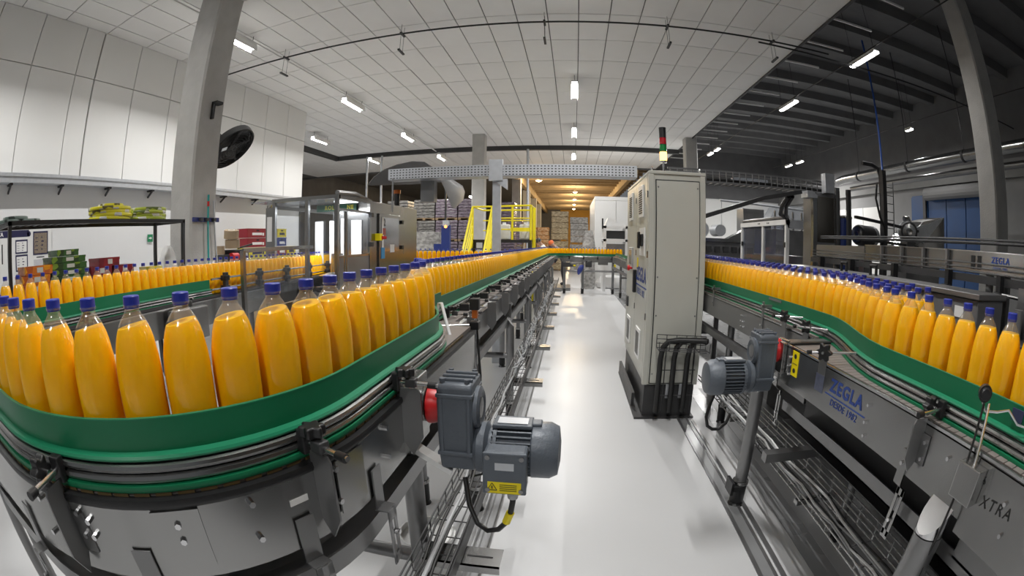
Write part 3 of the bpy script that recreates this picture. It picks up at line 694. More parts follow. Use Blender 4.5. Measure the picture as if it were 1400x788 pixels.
for z in (1.185, 1.145, 1.12):
    part('pictogram', G().prism([(math.cos(t) * .013, math.sin(t) * .011) for t in [k * .7 for k in range(9)]], .001, (1.027, 1.805, z), (YA, ZA, XA)) if z != 1.145 else G().box(1.0265, 1.0275, 1.782, 1.828, 1.150, 1.1525), M_INK, wl_)
text('marker_scribble', 'XTRA', .042, (1.0265, .50, 1.125), (0, -1, .12), (0, .12, 1), M_INK, E_, 0, 1.3, .2); text('marker_scribble', '5', .03, (1.0265, .575, 1.165), (0, -1, .1), (0, .1, 1), M_INK, E_)
cv = part('crest', G().box(1.0285, 1.03, 1.53, 1.60, 1.10, 1.17), mat('faded_blue_print', (.16, .18, .26), .45, .6, .2, 60), E_)
for s, yy, zz in ((1, 1.62, 1.225), (-1, .90, 1.222)):
    pass
# bracket plates with star knobs and long bright rods
def side_knob(par, x, y, z, x2, y2, kr=.032):
    b = part('guide_bracket', G().prism([(-.03, .0), (.03, .0), (.034, -.02), (.03, -.09), (0, -.13), (-.03, -.10)], .004, (x - .004, y, z - .02), (YA, ZA, XA)).box(x - .02, x + .005, y - .012, y + .012, z - .03, z + .02), M_STEELD, par)
    part('clamp_rod', G().cyl((x - .07, y + .01, z), (x2, y2, z + .004), .0058, n=10), M_BRIGHT, b, True)
    part('end_cap', G().cyl((x - .085, y + .012, z - .001), (x - .066, y + .01, z), .009, n=10), M_BLACK, b, True)
    part('knob', G().prism(star(kr, .02), .02, (x - .02, y - .022, z + .004), ((-.5, .86, 0), ZA, (.86, .5, 0))), M_BLACK, b, True, bevel=.003)
    part('knob_stud', G().cyl((x - .035, y - .032, z + .004), (x - .01, y - .015, z + .004), .006, n=8), M_BRIGHT, b)
side_knob(E_, 1.035, 1.56, 1.262, 1.17, 1.50)
bracket(E_, 1.185, .88, (-1, 0), -.035, o0=.155, style=0, drop=.16)

guide(E_, [q for q in PR if q[1] < 2.02], 1.372)
# round sensor reflector with bent wires, beside the single file of bottles
rs = thing('round_sensor', 'round black sensor head on bent bright wires above the sensor box', 'sensor', (1.08, .66, 1.2))
part('sensor_box', G().box(.985, 1.0265, .575, .665, 1.10, 1.195), M_STEEL, rs, bevel=.003)
part('post', G().cyl((1.01, .62, 1.19), (1.055, .66, 1.33), .005, n=8), M_BRIGHT, rs, True)
part('sensor_head', G().cyl((1.04, .672, 1.352), (1.052, .685, 1.352), .022, .022, n=20).cyl((1.034, .665, 1.352), (1.041, .673, 1.352), .014, .018, n=20), M_BLACK, rs, True)
part('bent_wire', G().tube([(1.05, .665, 1.31), (1.07, .63, 1.315), (1.09, .60, 1.325), (1.10, .56, 1.30), (1.11, .53, 1.30)], .0035, 8).tube([(1.05, .665, 1.31), (1.045, .68, 1.33), (1.045, .685, 1.345)], .0035, 8), M_BRIGHT, rs, True)
part('cable', G().tube([(1.04, .67, 1.33), (1.03, .665, 1.26), (1.0, .645, 1.15), (.99, .64, 1.02), (1.01, .655, .9), (1.02, .64, .7), (1.0, .6, .4)], .004, 8), M_CABLE, rs, True)
part('sensor_tag', G().box(1.115, 1.12, .555, .60, 1.30, 1.33), mat('navy_plastic', (.03, .035, .09), .4), rs)

# ------------------------------------------------------------------ conveyor that carries the packed crowd of bottles
F_ = thing('crowd_conveyor', 'steel conveyor carrying the packed crowd of bottles behind the beige cabinet', 'conveyor', (1.5, 7, 0))
guide(F_, [q for q in PR if q[1] > 1.98], 1.372)
part('side_plate', G().box(1.27, 1.275, 2.06, 13.9, 1.04, 1.205).box(1.27, 1.31, 2.06, 13.9, 1.2, 1.206), M_STEELD, F_)
part('edge_trim', G().box(1.267, 1.275, 2.06, 13.9, 1.206, 1.214), M_BRIGHT, F_)
part('far_plate', G().box(1.87, 1.875, 2.06, 13.9, 1.04, 1.32), M_STEELD, F_)
part('belt', G().box(1.29, 1.86, 2.06, 13.9, 1.195, 1.2185), M_SLAT, F_)
part('far_guide', G().box(1.80, 1.81, 2.06, 13.9, 1.23, 1.33), M_GREEN, F_)
part('far_guide', G().box(1.72, 1.73, -.8, 2.0, 1.23, 1.33), M_GREEN, E_)
part('lower_beam', G().box(1.27, 1.32, 2.06, 13.9, .86, .92), M_STEELD, F_)
for y in (3.95, 5.4, 6.9, 8.2, 10.0, 11.8, 13.6):
    legpipe(F_, 1.50, y, 1.19, .034); legpipe(F_, 1.83, y, 1.04, .034)
    part('cross_pipe', G().cyl((1.5, y, .6), (1.83, y, .6), .026, n=12), M_STEELD, F_, True)
for k in range(10):
    y = 2.75 + 1.1 * k
    b = part('guide_bracket', G().box(1.262, 1.27, y - .012, y + .012, 1.13, 1.31).box(1.25, 1.33, y - .012, y + .012, 1.27, 1.29), M_STEELD, F_)
    part('bolt', G().cyl((1.262, y, 1.16), (1.252, y, 1.16), .007, n=6), M_BRIGHT, b)
for y in (3.1, 3.14): 
    for z in (1.08, 1.12, 1.16): part('bolt', G().cyl((1.27, y, z), (1.261, y, z), .006, n=6), M_BRIGHT, F_)
side_knob(F_, 1.26, 2.12, 1.262, 1.34, 1.98)
side_knob(F_, 1.25, 2.38, 1.275, 1.33, 2.30)
part('guide_plate', G().box(1.336, 1.34, 2.62, 2.82, 1.318, 1.332), M_STEELD, F_)
# ---- bottles
PROF = [(.030, 0), (.046, .004), (.0490, .012), (.0496, .03), (.0491, .08), (.0496, .13), (.0495, .165), (.0488, .190), (.0467, .212), (.0434, .233), (.0402, .2475), (.0360, .260), (.0314, .2695), (.0262, .278), (.0198, .2865), (.0160, .292), (.0150, .296)]
def bottle_parts(n, tilt=0.0):
    sh = G().lathe(PROF + [(.0150, .300), (.0182, .301), (.0182, .304), (.0150, .305)], n, cap=False)
    sh.mi = [1 if max(sh.v[i][2] for i in f) < .2698 else 0 for f in sh.f]; sh = sh.mesh('juice_bottle', [M_PET, M_PETL], True)
    rad = lambda z: next(p[0] + (q[0] - p[0]) * (z - p[1]) / (q[1] - p[1]) for p, q in zip(PROF, PROF[1:]) if p[1] <= z <= q[1]) - .001
    j = G(); rings = [(r - .001, z + .001) for r, z in PROF if z < .232]
    for r, z in rings: j.v += [(r * math.cos(2 * math.pi * q / n), r * math.sin(2 * math.pi * q / n), z) for q in range(n)]
    for f in (.33, .66, 1.0):
        for q in range(n):
            t = 2 * math.pi * q / n; zt = .232 + f * (.269 + tilt * .030 * math.cos(t) - .232); r = rad(zt); j.v.append((r * math.cos(t), r * math.sin(t), zt))
    m = len(rings) + 3
    j.f = [(i * n + q, i * n + (q + 1) % n, (i + 1) * n + (q + 1) % n, (i + 1) * n + q) for i in range(m - 1) for q in range(n)] + [tuple(range(n - 1, -1, -1)), tuple(range((m - 1) * n, m * n))]
    j.mi = [0] * len(j.f)
    jm = j.mesh('juice', M_JUICE, True)
    k = 30 if n > 16 else 12
    prof = [(.0155, .298), (.0162, .299), (.0162, .3035), (.0166, .304), (.0166, .3185), (.0152, .320)]
    cg = G()
    for r, z in prof:
        for q in range(k):
            t = 2 * math.pi * q / k; rr = r * (1.03 if q % 2 and .303 < z < .3195 and k > 12 else 1); cg.v.append((rr * math.cos(t), rr * math.sin(t), z))
    m = len(prof)
    cg.f = [(i * k + q, i * k + (q + 1) % k, (i + 1) * k + (q + 1) % k, (i + 1) * k + q) for i in range(m - 1) for q in range(k)] + [tuple(range(k - 1, -1, -1)), tuple(range((m - 1) * k, m * k))]
    cg.mi = [0] * len(cg.f)
    return sh, jm, cg.mesh('cap', M_CAP, True)
LOD = {(n, t): bottle_parts(n, t) for n, t in ((32, 0.0), (32, .20), (14, 0.0))}
def bottle(x, y, z, label, group, n=14, tilt=0.0, rz=0.0):
    sh, jm, cm = LOD[(n, tilt)]
    o = link('juice_bottle', sh); o.location = (x, y, z); o.rotation_euler = (0, 0, rz); setp(o, label, 'bottle', group)
    for nm, d in (('juice', jm), ('cap', cm)):
        c = link(nm, d); c.parent = o
    return o
cand = []
SP = .1008
pts = walk(line((-1.7, .322), (-1.15, .322), 4) + arc(-1.1, .88, .558, -90, 0, 20) + S_PTS + line((-.75, 2.44), (-.75, 13.7), 10) + arc(.15, 13.75, .9, 180, 90, 10)[1:] + line((.3, 14.65), (1.7, 14.65), 4), SP, .012)
kink = min(range(len(pts)), key=lambda i: abs(pts[i][1] - 1.72) + (9 if i < 8 else 0))
for i, (x, y, a) in enumerate(pts):
    z = 1.2535 if y < 1.95 else max(1.161, zB(y) - .0015)
    dd = kink - i
    if dd >= 0 and dd < 20:
        lab = 'large juice bottle on the curved conveyor, %s one before the guide kink' % ORD[dd]; grp = 'juice bottles on the curved conveyor'
    elif y < 14.2: lab = 'juice bottle along the bright aisle, %s past the guide kink' % (ORD[-dd - 1] if -dd <= len(ORD) else 'far'); grp = 'juice bottles along the aisle'
    else: lab = 'small juice bottle on the crossing conveyor at the aisle end'; grp = 'juice bottles on the crossing conveyor'
    cand.append((math.hypot(x, y), x, y, z, lab, grp, .20 if y < .95 else 0.0, a))
for i, (x, y, a) in enumerate(walk(line((-2.80, .75), (-2.80, 1.15), 2) + line((-2.80, 1.15), (-3.60, 6.4), 12), SP, .03)):
    cand.append((math.hypot(x, y), x, y, ZC2(y) - .0015, 'juice bottle in the row before the black rack, %s counted towards the glazed machine' % ORD[i], 'juice bottles on the return conveyor', 0.0, 0))
n1 = 0
for x, y, a in walk(line((1.19, -.4), (1.19, 1.32), 2), SP, .0):
    n1 += 1
    cand.append((math.hypot(x, y), x, y, 1.2185, None, 'juice bottles in single file on the wide conveyor', 0.0, y))
RW = random.Random(4); crowd = []
for k in range(4):
    y = 1.40 + (.0504 if k % 2 else 0)
    while y < 7.2:
        x = XRAIL(y) + .055 + .0875 * k
        lim = 1.52 if y < 1.6 else 1.58 if y < 2.1 else 1.72
        if x < lim and not (y < 1.75 and k > 0 and RW.random() < .12): crowd.append([x + RW.uniform(-.002, .002), y, k])
        y += SP
for it in range(60):
    crowd.sort(key=lambda c: c[1])
    for i, c in enumerate(crowd):
        for d in crowd[i + 1:i + 14]:
            dx, dy = d[0] - c[0], d[1] - c[1]; L = math.hypot(dx, dy)
            if 1e-6 < L < .1002:
                m = (.1004 - L) / 2 / L; c[0] -= dx * m; c[1] -= dy * m; d[0] += dx * m; d[1] += dy * m
    for c in crowd: c[0] = max(c[0], XRAIL(c[1]) + .053); c[1] = max(c[1], 1.395)
nb = [0] * 4; nc = [0] * 4
for x, y, k in crowd:
    fl = ('file touching the green guide', 'second file from the green guide', 'third file from the green guide', 'file farthest from the green guide')[k]
    if y < 2.1: lab, grp = 'juice bottle at the guide bend, %s in the %s' % (ORD[nb[k]], fl), 'juice bottles in the guide bend'; nb[k] += 1
    else: lab, grp = 'juice bottle in the packed crowd, %s in the %s' % (ORD[min(nc[k], len(ORD) - 1)], fl), 'juice bottles in the packed crowd'; nc[k] += 1
    cand.append((math.hypot(x, y), x, y, 1.2185, lab, grp, 0.0, 0))
for k in range(26):  # second line of bottles far behind, in front of the yellow stairs
    cand.append((math.hypot(-3.5 + .102 * k, 9.4), -3.5 + .102 * k, 9.4, 1.16, 'small juice bottle in the distant line before the yellow stairs', 'juice bottles in the distant line', 0.0, 0))
cand.sort(key=lambda c: c[0] if c[2] > -.1 else 50 + c[0])
files = sorted([c for c in cand if c[4] is None], key=lambda c: -c[2])
names = {id(c): 'juice bottle on the wide conveyor, %s of the single file after the crowd' % ORD[i] for i, c in enumerate(files)}
mass = []
for i, c in enumerate(cand):
    d, x, y, z, lab, grp, tl, a = c
    lab = lab or names[id(c)]
    if i < 300:
        nd = 32 if d < 2.6 else 14
        bottle(x, y, z + .0008, lab, grp, nd, tl if nd == 32 else 0.0, a if tl else random.uniform(-.25, .25))
    else: mass.append(c)
mg = G()
for d, x, y, z, *_ in mass:
    z += .0008; mg.cur = 0; mg.lathe([(.030, 0), (.0485, .01), (.0485, .19), (.0420, .24), (.031, .269)], 8, (x, y, z))
    mg.cur = 1; mg.lathe([(.0312, .2695), (.024, .281), (.014, .296)], 8, (x, y, z), cap=False)
    mg.cur = 2; mg.lathe([(.0165, .298), (.0165, .319)], 8, (x, y, z))
setp(link('juice_bottle', mg.mesh('juice_bottle', [M_JUICE, M_PET, M_CAP], True)), 'the many smaller juice bottles farther down all the lines', 'bottle', 'distant juice bottles', 'stuff')

# ------------------------------------------------------------------ gear motors
def gear_motor(name, label, o, s=1.0, mirror=1, box_side=-1, cable=None):
    """flat gear unit with red output guard; motor parallel to the shaft below. o: shaft centre at the guard; +x*mirror leads away from the conveyor"""
    t = thing(name, label, 'motor', o); O = Vector(o); m = mirror
    def P(x, y, z): return O + Vector((x * m * .81, y, z)) * s
    part('shaft_guard', G().lathe([(.034 * s, 0), (.058 * s, .004 * s), (.058 * s, .018 * s), (.046 * s, .055 * s)], 22, P(-.035, 0, 0), (YA, ZA, (m, 0, 0))), M_RED, t, True)
    part('flange', G().lathe([(.055 * s, 0), (.055 * s, .008 * s)], 20, P(-.047, 0, 0), (YA, ZA, (m, 0, 0))).obox(P(-.06, -.01, 0), (.02 * s, .09 * s, .11 * s)), M_STEEL, t, True)
    hp = [(-.065, .075), (-.055, .085), (.055, .085), (.065, .075), (.066, -.04), (.062, -.13), (.045, -.185), (.0, -.205), (-.045, -.185), (-.062, -.13), (-.066, -.04)]
    h = part('gear_housing', G().prism([(a * s, b * s) for a, b in hp], .10 * s, P(.078, 0, 0), (YA, ZA, XA)), M_GREYP, t, True, bevel=.006 * s)
    g = G()
    for y in (-.035, .0, .035): g.obox(P(.078, y, .088), (.094 * s, .012 * s, .012 * s))
    for z in (.05, -.125): g.obox(P(.078, 0, z), (.104 * s, .140 * s, .012 * s))
    for x in (.03, .126): g.obox(P(x, 0, -.04), (.012 * s, .138 * s, .19 * s))
    part('cast_rib', g, M_GREYP, h, bevel=.003 * s)
    for y in (-.05, .05):
        for x in (.035, .12): part('housing_bolt', G().cyl(P(x, y, .084), P(x, y, .096), .008 * s, n=6), M_GREYP, h)
    part('side_cover', G().lathe([(.062 * s, 0), (.062 * s, .012 * s), (.05 * s, .018 * s), (.04 * s, .014 * s), (.012 * s, .014 * s)], 22, P(.138, 0, .0), (YA, ZA, (m, 0, 0))), M_GREYP, h, True)
    part('shaft_end', G().lathe([(.03 * s, 0), (.03 * s, .004 * s), (.014 * s, .005 * s)], 18, P(.152, 0, .0), (YA, ZA, (m, 0, 0))), M_STEELD, h, True)
    c = (.0, -.125)
    part('motor_flange', G().lathe([(.070 * s, 0), (.078 * s, .01 * s), (.078 * s, .03 * s), (.060 * s, .04 * s), (.060 * s, .05 * s), (.082 * s, .055 * s), (.082 * s, .065 * s)], 24, P(.138, *c), (YA, ZA, (m, 0, 0))), M_GREYP, t, True)
    fins = G().lathe([(.066 * s, 0), (.066 * s, .114 * s)], 28, P(.20, *c), (YA, ZA, (m, 0, 0)))
    for k in range(30):
        a = 2 * math.pi * k / 30
        if abs(math.sin(a)) < 2: fins.obox(P(.268, c[0] + math.cos(a) * .073, c[1] + math.sin(a) * .073), (.110 * s, .0045 * s, .018 * s), (XA, (-math.sin(a), math.cos(a), 0) if 0 else (0, -math.sin(a), math.cos(a)), (0, math.cos(a), math.sin(a))))
    mb = part('motor_body', fins, M_GREYP, t)
    part('top_pad', G().obox(P(.27, 0, c[1] + .083), (.11 * s, .075 * s, .012 * s)), M_GREYP, mb, bevel=.003)
    part('rating_plate', G().obox(P(.27, -.004, c[1] + .0905), (.085 * s, .045 * s, .002 * s)), M_GALV, mb)
    part('fan_cowl', G().lathe([(.080 * s, 0), (.084 * s, .004 * s), (.084 * s, .055 * s), (.072 * s, .078 * s), (.03 * s, .084 * s)], 26, P(.335, *c), (YA, ZA, (m, 0, 0))), M_GREYP, t, True)
    part('cowl_band', G().obox(P(.352, 0, c[1] + .084), (.03 * s, .04 * s, .012 * s)), M_GREYP, t, bevel=.004)
    y0 = box_side * .105
    tb = part('terminal_box', G().obox(P(.262, y0, c[1] - .012), (.114 * s, .062 * s, .125 * s)), M_GREYP, t, bevel=.008 * s)
    yl = y0 + box_side * .036
    part('box_lid', G().obox(P(.262, yl - box_side * .003, c[1] - .012), (.117 * s, .010 * s, .128 * s)), M_GREYP, tb, bevel=.004 * s)
    for x in (-.055, .055):
        for z in (-.05, .05): part('lid_screw', G().cyl(P(.262 + x, yl, c[1] - .012 + z), P(.262 + x, yl + box_side * .006, c[1] - .012 + z), .0065 * s, n=10), M_STEELD, tb)
    part('rating_plate', G().obox(P(.262, yl + box_side * .0025, c[1] + .012), (.05 * s, .001 * s, .022 * s)), M_GALV, tb)
    w = part('warning_label', G().obox(P(.262, yl + box_side * .0025, c[1] - .054), (.09 * s, .0012 * s, .036 * s)), M_LBL, tb)
    g = G(); q = P(.222, yl + box_side * .0035, c[1] - .054)
    for k in range(3):
        a, b = [math.pi / 2 + 2 * math.pi * (k + d) / 3 for d in (0, 1)]
        g.bar(q + Vector((math.cos(a), 0, math.sin(a))) * .015 * s, q + Vector((math.cos(b), 0, math.sin(b))) * .015 * s, .0012, .003 * s, up=(0, 1, 0))
    g.obox(q + Vector((0, 0, .001)) * s, (.003 * s, .001, .009 * s))
    for k in range(4): g.obox(P(.275, yl + box_side * .0035, c[1] - .044 - .006 * k), (.046 * s, .001, .0016 * s))
    part('warning_print', g, M_INK, tb)
    part('cable_gland', G().lathe([(.024 * s, 0), (.024 * s, -.012 * s), (.017 * s, -.02 * s), (.014 * s, -.035 * s)], 16, P(.285, y0, c[1] - .073), (XA, YA, ZA)), M_CABLEG, t, True)
    if cable:
        cb = part('cable', G().tube([P(.285, y0, c[1] - .10), P(.285, y0, c[1] - .12)] + [Vector(p) for p in cable], .0085 * s, 10), M_CABLE, t, True)
        if box_side < 0 and m > 0:
            a, b = [Vector(p) for p in cable[0:2]]
            part('cable_tag', G().cyl(a + (b - a) * .1, a + (b - a) * .95, .0125 * s, n=10), M_LBL, cb)
    return t
gear_motor('gear_motor', 'grey gear motor with a red shaft guard and yellow label on the curved conveyor', (-.365, 1.20, 1.185), 1.0, 1, -1,
           [(-.14, 1.10, .90), (-.155, 1.11, .85), (-.18, 1.125, .81), (-.215, 1.14, .79), (-.25, 1.16, .80), (-.28, 1.19, .85), (-.30, 1.23, .93)])
RCABLE = [(.735, 2.08, .93), (.715, 2.07, .88), (.70, 2.06, .82), (.71, 2.05, .775), (.74, 2.05, .755), (.775, 2.05, .755), (.81, 2.05, .785), (.83, 2.06, .83)]
gear_motor('gear_motor', 'grey gear motor with a red shaft guard at the end of the wide conveyor', (.995, 1.98, 1.175), 1.0, -1, 1,
           RCABLE)
part('support_arm', G().bar((-.47, 1.17, 1.07), (-.33, 1.19, .975), .05, .016), M_WHITE, bpy.data.objects['gear_motor'])
part('mount_plate', G().box(-.46, -.418, 1.10, 1.27, 1.06, 1.265), M_STEEL, bpy.data.objects['gear_motor'], bevel=.004)
part('mount_plate', G().box(1.005, 1.028, 1.90, 2.0, 1.08, 1.225), M_STEEL, bpy.data.objects['gear_motor.001'], bevel=.003)
part('support_arm', G().bar((1.03, 1.98, 1.04), (.92, 1.97, .98), .03, .012), M_WHITE, bpy.data.objects['gear_motor.001'])
solid('bucket', G().lathe([(.10, 0), (.13, .30), (.138, .30), (.138, .27)], 22, (-.62, 1.72, .0)), M_WHITE, 'white bucket with a red line under the curved conveyor', 'bucket', smooth=True)
part('print_line', G().lathe([(.1268, .262), (.1275, .268)], 22, (-.62, 1.72, 0), cap=False), M_RED, bpy.data.objects['bucket'])

# ------------------------------------------------------------------ wire cable trays on the floor side of the conveyors
def wire_tray(t, x0, x1, y0, y1, z, hl, hr, n, m, step=.1, r=.004):
    g = G()
    for i in range(n + 1): g.tube([(x0 + (x1 - x0) * i / n, y0, z), (x0 + (x1 - x0) * i / n, y1, z)], r, 6)
    for x, h in ((x0, hl), (x1, hr)):
        k = 1
        while k * .035 <= h + .001: g.tube([(x, y0, z + k * .035), (x, y1, z + k * .035)], r * 1.15, 6); k += 1
    y = y0 + .02
    while y < y1: g.tube([(x0, y, z + hl), (x0, y, z), (x1, y, z), (x1, y, z + hr)], r, 5); y += step
    return part('wire_mesh', g, m, t, kind='stuff')
lt = thing('cable_tray', 'wire cable tray with tangled cables along the foot of the aisle conveyor', 'cable tray', (-.47, 6, .5))
wire_tray(lt, -.46, -.325, .75, 12.5, .60, .07, .07, 3, M_DARK, .11, .003)
part('tray_edge', G().box(-.326, -.318, .75, 12.5, .60, .66), M_DARK, lt)
for k, y in enumerate((1.25, 2.30, 3.4, 4.6, 5.7, 6.8, 7.9, 9.0, 10.1)):
    b = part('tray_bracket', G().box(-.46, -.19, y - .055, y + .055, .575, .581).box(-.46, -.19, y - .055, y - .049, .545, .581), M_STEEL, lt, label='bent bright bracket plate')
    part('slot', G().box(-.31, -.22, y - .004, y + .004, .5812, .5822), M_INK, b)
rnd = random.Random(3)
for k in range(5):
    x = -.44 + .013 * k; z = .612 + .006 * (k % 3)
    pts = [(x + rnd.uniform(-.012, .012), .7 + .22 * i, z + rnd.uniform(-.004, .02)) for i in range(50)]
    part('cable', G().tube(pts, (.0045, .006, .008)[k % 3], 7), (M_CABLE, M_CABLE, M_CABLEG, M_CABLE)[k % 4], lt, True)
for k in range(14):
    y0 = 3.2 + .5 * k
    part('looped_cable', G().tube([(-.40 + rnd.uniform(-.04, .04), y0 + .045 * i, .635 + .07 * abs(math.sin(i * 1.1 + k)) + rnd.uniform(0, .03)) for i in range(12)], .006, 7), M_CABLEG, lt, True)
rt = thing('cable_tray', 'wire cable tray with grey cables on posts below the wide conveyor', 'cable tray', (1.26, 2.5, .55))
wire_tray(rt, 1.225, 1.43, -.3, 3.98, .43, .035, .105, 3, M_STEEL, .16, .0042)
for k in range(6):
    x = 1.25 + .024 * k
    part('cable', G().tube([(x + rnd.uniform(-.02, .02), -.3 + .2 * i, .44 + rnd.uniform(0, .018)) for i in range(21)], (.005, .007, .0055)[k % 3], 7), (M_CABLEG, M_WHITE, M_CABLE)[k % 3], rt, True)
for y in (.6, 1.8, 3.0): part('tray_bracket', G().box(1.21, 1.46, y - .02, y + .02, .40, .425), M_STEEL, rt)

# ------------------------------------------------------------------ beige control cabinet in the aisle
K = thing('control_cabinet', 'tall beige control cabinet on a dark plinth with vents and a stack lamp', 'cabinet', (.97, 4.87, 0))
x0, x1, y0, y1, zt = .70, 1.245, 4.09, 5.66, 2.285
part('body', G().box(x0 + .02, x1, y0 + .012, y1, .34, zt), M_CAB, K, bevel=.006)
part('plinth', G().box(x0 + .03, x1 - .02, y0 + .03, y1 - .02, 0, .34), M_CABD, K)
part('plinth_plate', G().box(x0 - .05, x1 + .0, y0 - .02, y1, 0, .02).box(x0 - .045, x0 - .015, y0 + .3, y1, .02, .16), M_CABD, K)
for xa in (x0 + .002, x1 - .05):
    part('corner_post', G().box(xa, xa + .052, y0, y0 + .05, .34, zt), M_CAB, K, bevel=.006)
part('roof_sheet', G().box(x0 + .005, x1 + .005, y0 - .004, y1, zt, zt + .03), M_CAB, K, bevel=.006)
sp_ = part('side_panel', G().box(x0 + .075, x1 - .062, y0 - .002, y0 + .012, .36, zt - .06), M_CAB, K, bevel=.003)
part('panel_gap', G().box(x0 + .066, x1 - .054, y0 + .008, y0 + .0125, .35, zt - .05), M_INK, K)
for x in (x0 + .09, x1 - .078):
    for z in (.45, 1.0, 1.35, zt - .12): part('panel_screw', G().cyl((x, y0 - .002, z), (x, y0 - .006, z), .008, n=10), M_STEELD, sp_)
ym = 4.88
for ya, yb in ((y0 + .06, ym - .004), (ym + .004, y1 - .01)):
    d = part('door', G().box(x0, x0 + .022, ya, yb, .42, zt - .01), M_CAB, K, bevel=.004)
    for z in (.98, 1.55, 2.1): part('hinge', G().cyl((x0 + .004, ya - .008, z - .03), (x0 + .004, ya - .008, z + .03), .011, n=8), M_STEEL, d, True)
    yc = (ya + yb) / 2
    for zz, h in ((2.06, .31), (.66, .30)):
        f = part('vent', G().box(x0 - .012, x0, yc - .14, yc + .14, zz - h / 2, zz + h / 2), M_WHITE, d, bevel=.004)
        gs = G()
        for k in range(11): gs.box(x0 - .0135, x0 - .011, yc - .105, yc + .105, zz - h / 2 + .035 + k * (h - .07) / 11, zz - h / 2 + .048 + k * (h - .07) / 11)
        part('vent_slot', gs, M_INK, f)
    dn = yb - .05
part('switch_plate', G().box(x0 - .006, x0, 4.28, 4.62, 1.53, 1.80), M_WHITE, K)
part('rotary_switch', G().box(x0 - .03, x0 - .006, 4.36, 4.50, 1.62, 1.74).box(x0 - .055, x0 - .03, 4.40, 4.46, 1.60, 1.76), M_BLACK, K, bevel=.006)
part('small_screen', G().box(x0 - .012, x0, 5.12, 5.42, 1.38, 1.60), M_GALV, K, bevel=.003)
part('screen_glass', G().box(x0 - .014, x0 - .012, 5.16, 5.38, 1.41, 1.57), mat('grey_screen', (.28, .29, .28), .2), K)
part('yellow_tag', G().box(x0 - .003, x0, 4.70, 4.78, 1.40, 1.50), M_LBL, K)
part('door_handle', G().box(x0 - .035, x0, 4.80, 4.87, 1.13, 1.37), M_BLACK, K, bevel=.006)
part('door_handle', G().box(x0 - .02, x0, 5.40, 5.52, .90, 1.02), M_DARK, K, bevel=.004)
part('stop_button', G().lathe([(.014, 0), (.014, .03), (.03, .032), (.032, .05), (.022, .058)], 16, (x0, 5.16, 1.37), (YA, ZA, (-1, 0, 0))), M_RED, K, True)
text('lettering', 'ZEGLA', .19, (x0 - .002, 4.50, 1.335), (0, -1, 0), ZA, M_BLUEINK, K, .006, 1.1, .1)
part('lettering_rule', G().box(x0 - .0025, x0, 4.15, 4.84, 1.222, 1.236), M_BLUEINK, K)
text('lettering', 'DESDE 1982', .09, (x0 - .002, 4.50, 1.165), (0, -1, 0), ZA, M_BLUEINK, K, 0, 1.05, .1)
for x in (x0 + .04, x1 - .04):
    part('lifting_eye', G().tube([(x - .0, y0 + .05 + .02 * math.cos(t), zt + .05 + .02 * math.sin(t)) for t in [2 * math.pi * k / 12 for k in range(13)]], .006, 6).cyl((x, y0 + .05, zt + .03), (x, y0 + .05, zt + .04), .01, n=8), M_BRIGHT, K, True)
sx, sy = .875, 4.24
lp = part('stack_lamp', G().cyl((sx, sy, zt + .03), (sx, sy, zt + .13), .011, n=10).cyl((sx, sy, zt + .13), (sx, sy, zt + .15), .034, n=18), M_BRIGHT, K, True)
for z0, z1, m, nm in ((.15, .235, emit('lit_amber_lens', (1, .52, .12), 5.5), 'amber_lens'), (.24, .305, mat('green_lens', (.01, .22, .05), .25), 'green_lens'), (.31, .375, mat('red_lens', (.42, .01, .02), .25), 'red_lens'), (.38, .47, M_BLACK, 'lamp_cap')):
    part(nm, G().cyl((sx, sy, zt + z0), (sx, sy, zt + z1), .034, n=20), m, lp, True)
    part('lens_ring', G().cyl((sx, sy, zt + z1), (sx, sy, zt + z1 + .006), .0355, n=20), M_BLACK, lp, True)
# wire tray and hoses on the cabinet side
ct = thing('wire_tray', 'wire tray with black hoses bending down the side of the beige cabinet', 'cable tray', (1.1, 3.9, .8))
g = G()
for z in (.72, .76, .80, .84): g.tube([(.80, 4.02, z), (1.25, 3.93, z)], .004, 6)
for y in (3.86, 3.92, 3.98): g.tube([(.80, y + .04, .72), (1.25, y - .07, .72)], .004, 6)
for k in range(6):
    x = .80 + .09 * k; g.tube([(x, 4.02 - .018 * k, .84), (x, 4.02 - .018 * k, .72), (x, 3.88 - .018 * k, .72), (x, 3.88 - .018 * k, .80)], .0038, 5)
part('wire_mesh', g, M_DARK, ct, kind='stuff')
for k, x in enumerate((.84, .97, 1.10)):
    part('hose', G().tube([(1.26, 3.90 + .02 * k, .80 - .008 * k), (1.22, 3.93, .80), (x + .16, 3.96, .80), (x + .06, 3.97, .785), (x + .015, 3.98, .73), (x, 3.99, .62), (x, 4.0, .1)], .026, 10), M_CABLE, ct, True)
part('wire_ladder', G().tube([(.90, 4.04, .1), (.90, 4.04, .8)], .005, 6).tube([(1.18, 4.04, .1), (1.18, 4.04, .8)], .005, 6).tube([(.84, 4.04, .5), (1.2, 4.04, .5)], .005, 6).tube([(.84, 4.04, .25), (1.2, 4.04, .25)], .005, 6), M_DARK, ct)
for x in (.93, 1.06): part('socket_plate', G().box(x, x + .05, 4.05, 4.06, .22, .36), M_GALV, ct)

